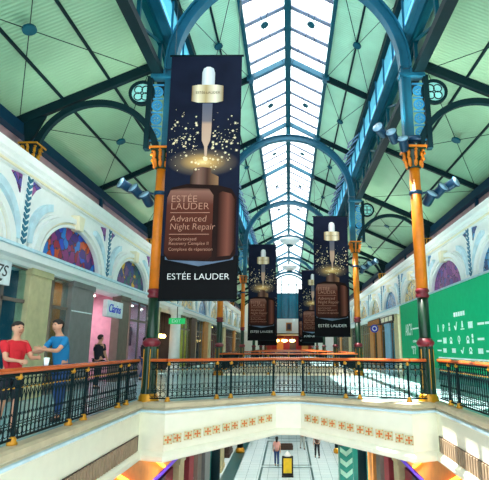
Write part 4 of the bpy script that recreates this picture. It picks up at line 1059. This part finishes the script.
    for s in (1, -1):
        an = Lg[s][2]; skin_mesh('shoe', [(an + V((-.05, 0, -.035)), .042), (an + V((.05, 0, -.03)), .046), (an + V((.16, 0, -.045)), .034)], [(0, 1), (1, 2)], M[shoes], t, 1)
    hb = MB(); vs = []; nu, nv = 18, 12; hc = V((lx(1.68) + .012, 0, 1.672))
    for a in range(nv + 1):
        for q in range(nu):
            th, ph = PI * a / nv, 2 * PI * q / nu
            dx, dy, dz = math.sin(th) * math.cos(ph), math.sin(th) * math.sin(ph), math.cos(th)
            k = 1.0 if dz > .5 * dx + .12 - (.5 if dx < -.2 else 0) else .72
            vs.append(hc + V((.112 * dx, .102 * dy, .104 * dz)) * k)
    hb.add(vs, [(a * nu + q, a * nu + (q + 1) % nu, (a + 1) * nu + (q + 1) % nu, (a + 1) * nu + q) for a in range(nv) for q in range(nu)], 0, True)
    if long_hair: hb.tube([(lx(1.6) - .07, 0, 1.68), (lx(1.6) - .1, 0, 1.58), (lx(1.5) - .1, 0, 1.44)], [.07, .075, .04], 10)
    hb.build('hair', M['hair'], t)
    for s in (1, -1):
        MB().lathe([(.001, -.009), (.008, -.005), (.01, 0), (.008, .005), (.001, .009)], (lx(1.66) + .105, s * .034, 1.665), 8).build('eye', M['leather'], t)
    MB().box(lx(1.59) + .093, -.022, 1.583, lx(1.59) + .101, .022, 1.591).build('mouth', M['red'], t)
    return t
person((-4.5, 8.05, 0), math.radians(-28), 'man in a red jersey and dark shorts at the left railing', M['redshirt'], M['darkcloth'], elbows=(62, 58), arm=(30, 26), swing=(4, -4), shorts=True, scale=1.0)
person((-4.35, 9.45, 0), math.radians(-115), 'man in a blue jersey leaning over beside the red jersey man', M['blueshirt'], M['denim'], elbows=(55, 50), arm=(42, 38), swing=(5, -5), lean=.2, scale=1.06)
t = empty('paper_cup', (-3.74, 7.62, 1.07), 0, 'small white cup standing on the copper handrail between the men', 'cup')
MB().lathe([(.03, 0), (.042, .1)], n=14).build('cup', M['sign'], t); MB().lathe([(.045, .1), (.045, .115), (.03, .12)], n=14).build('lid', M['chalk'], t)
person((-6.3, 16.3, 0), math.radians(70), 'person in dark clothes before the pink lit shop doorway', M['darkcloth'], M['darkcloth'], elbows=(20, 30), arm=(5, 5), swing=(10, -10))
person((-6.0, 20.4, 0), math.radians(60), 'person in dark clothes walking just left of the near left column', M['darkcloth'], M['denim'], elbows=(30, 20), arm=(10, -5), swing=(14, -12))
person((-.78, 32.7, -6), math.radians(90), 'woman in a pink top and blue jeans on the lower floor', M['pinkcloth'], M['denim'], elbows=(25, 20), arm=(5, -5), swing=(8, -8), long_hair=True)
person((1.0, 37.9, -6), math.radians(-70), 'person in pale clothes beyond the yellow poster on the lower floor', M['palecloth'], M['palecloth'], elbows=(60, 50), arm=(20, 15), swing=(10, -10))
person((1.92, 35, -6), math.radians(100), 'person in brown and black at the edge of the sunlit lower floor', M['browncloth'], M['darkcloth'], elbows=(15, 20), arm=(0, 5), swing=(10, -10))

# ------------------------------------------------------------------ camera, light
cam = bpy.data.cameras.new('camera'); co = bpy.data.objects.new('camera', cam); C.objects.link(co); sc.camera = co
co.location = (.028, 0, EYE); co.rotation_euler = (PI / 2 + PIT, 0, -YAW)
cam.sensor_fit = 'HORIZONTAL'; cam.sensor_width = 36; cam.lens = 36 * F / 489; cam.shift_x = -39.9 / 489; cam.clip_end = 300; cam.clip_start = .05
w = bpy.data.worlds.new('world'); sc.world = w; w.use_nodes = True; nt = w.node_tree; bg = nt.nodes['Background']
tc = nt.nodes.new('ShaderNodeTexCoord'); sp = nt.nodes.new('ShaderNodeSeparateXYZ'); rp = nt.nodes.new('ShaderNodeValToRGB')
rp.color_ramp.elements[0].color = (.62, .72, .74, 1); rp.color_ramp.elements[1].color = (.86, .96, 1, 1); rp.color_ramp.elements[0].position = .0; rp.color_ramp.elements[1].position = .5
nt.links.new(tc.outputs['Generated'], sp.inputs[0]); nt.links.new(sp.outputs[2], rp.inputs['Fac']); nt.links.new(rp.outputs['Color'], bg.inputs['Color'])
bg.inputs['Strength'].default_value = 2.2
sun = bpy.data.lights.new('sun', 'SUN'); sun.energy = 30; sun.angle = math.radians(.6); sun.color = (1, .95, .85)
so = bpy.data.objects.new('sun', sun); C.objects.link(so); so.rotation_euler = V((.27, -.14, -1)).to_track_quat('-Z', 'Y').to_euler(); so.location = (-6, -8, 30)
vs = sc.view_settings; vs.view_transform = 'Standard'; vs.look = 'None'; vs.gamma = 1; vs.use_curve_mapping = False; vs.exposure = .55
sc.cycles.use_denoising = True; sc.cycles.max_bounces = 8; sc.cycles.diffuse_bounces = 5; sc.cycles.transparent_max_bounces = 12; sc.cycles.sample_clamp_indirect = 4; sc.cycles.caustics_reflective = False; sc.cycles.caustics_refractive = False
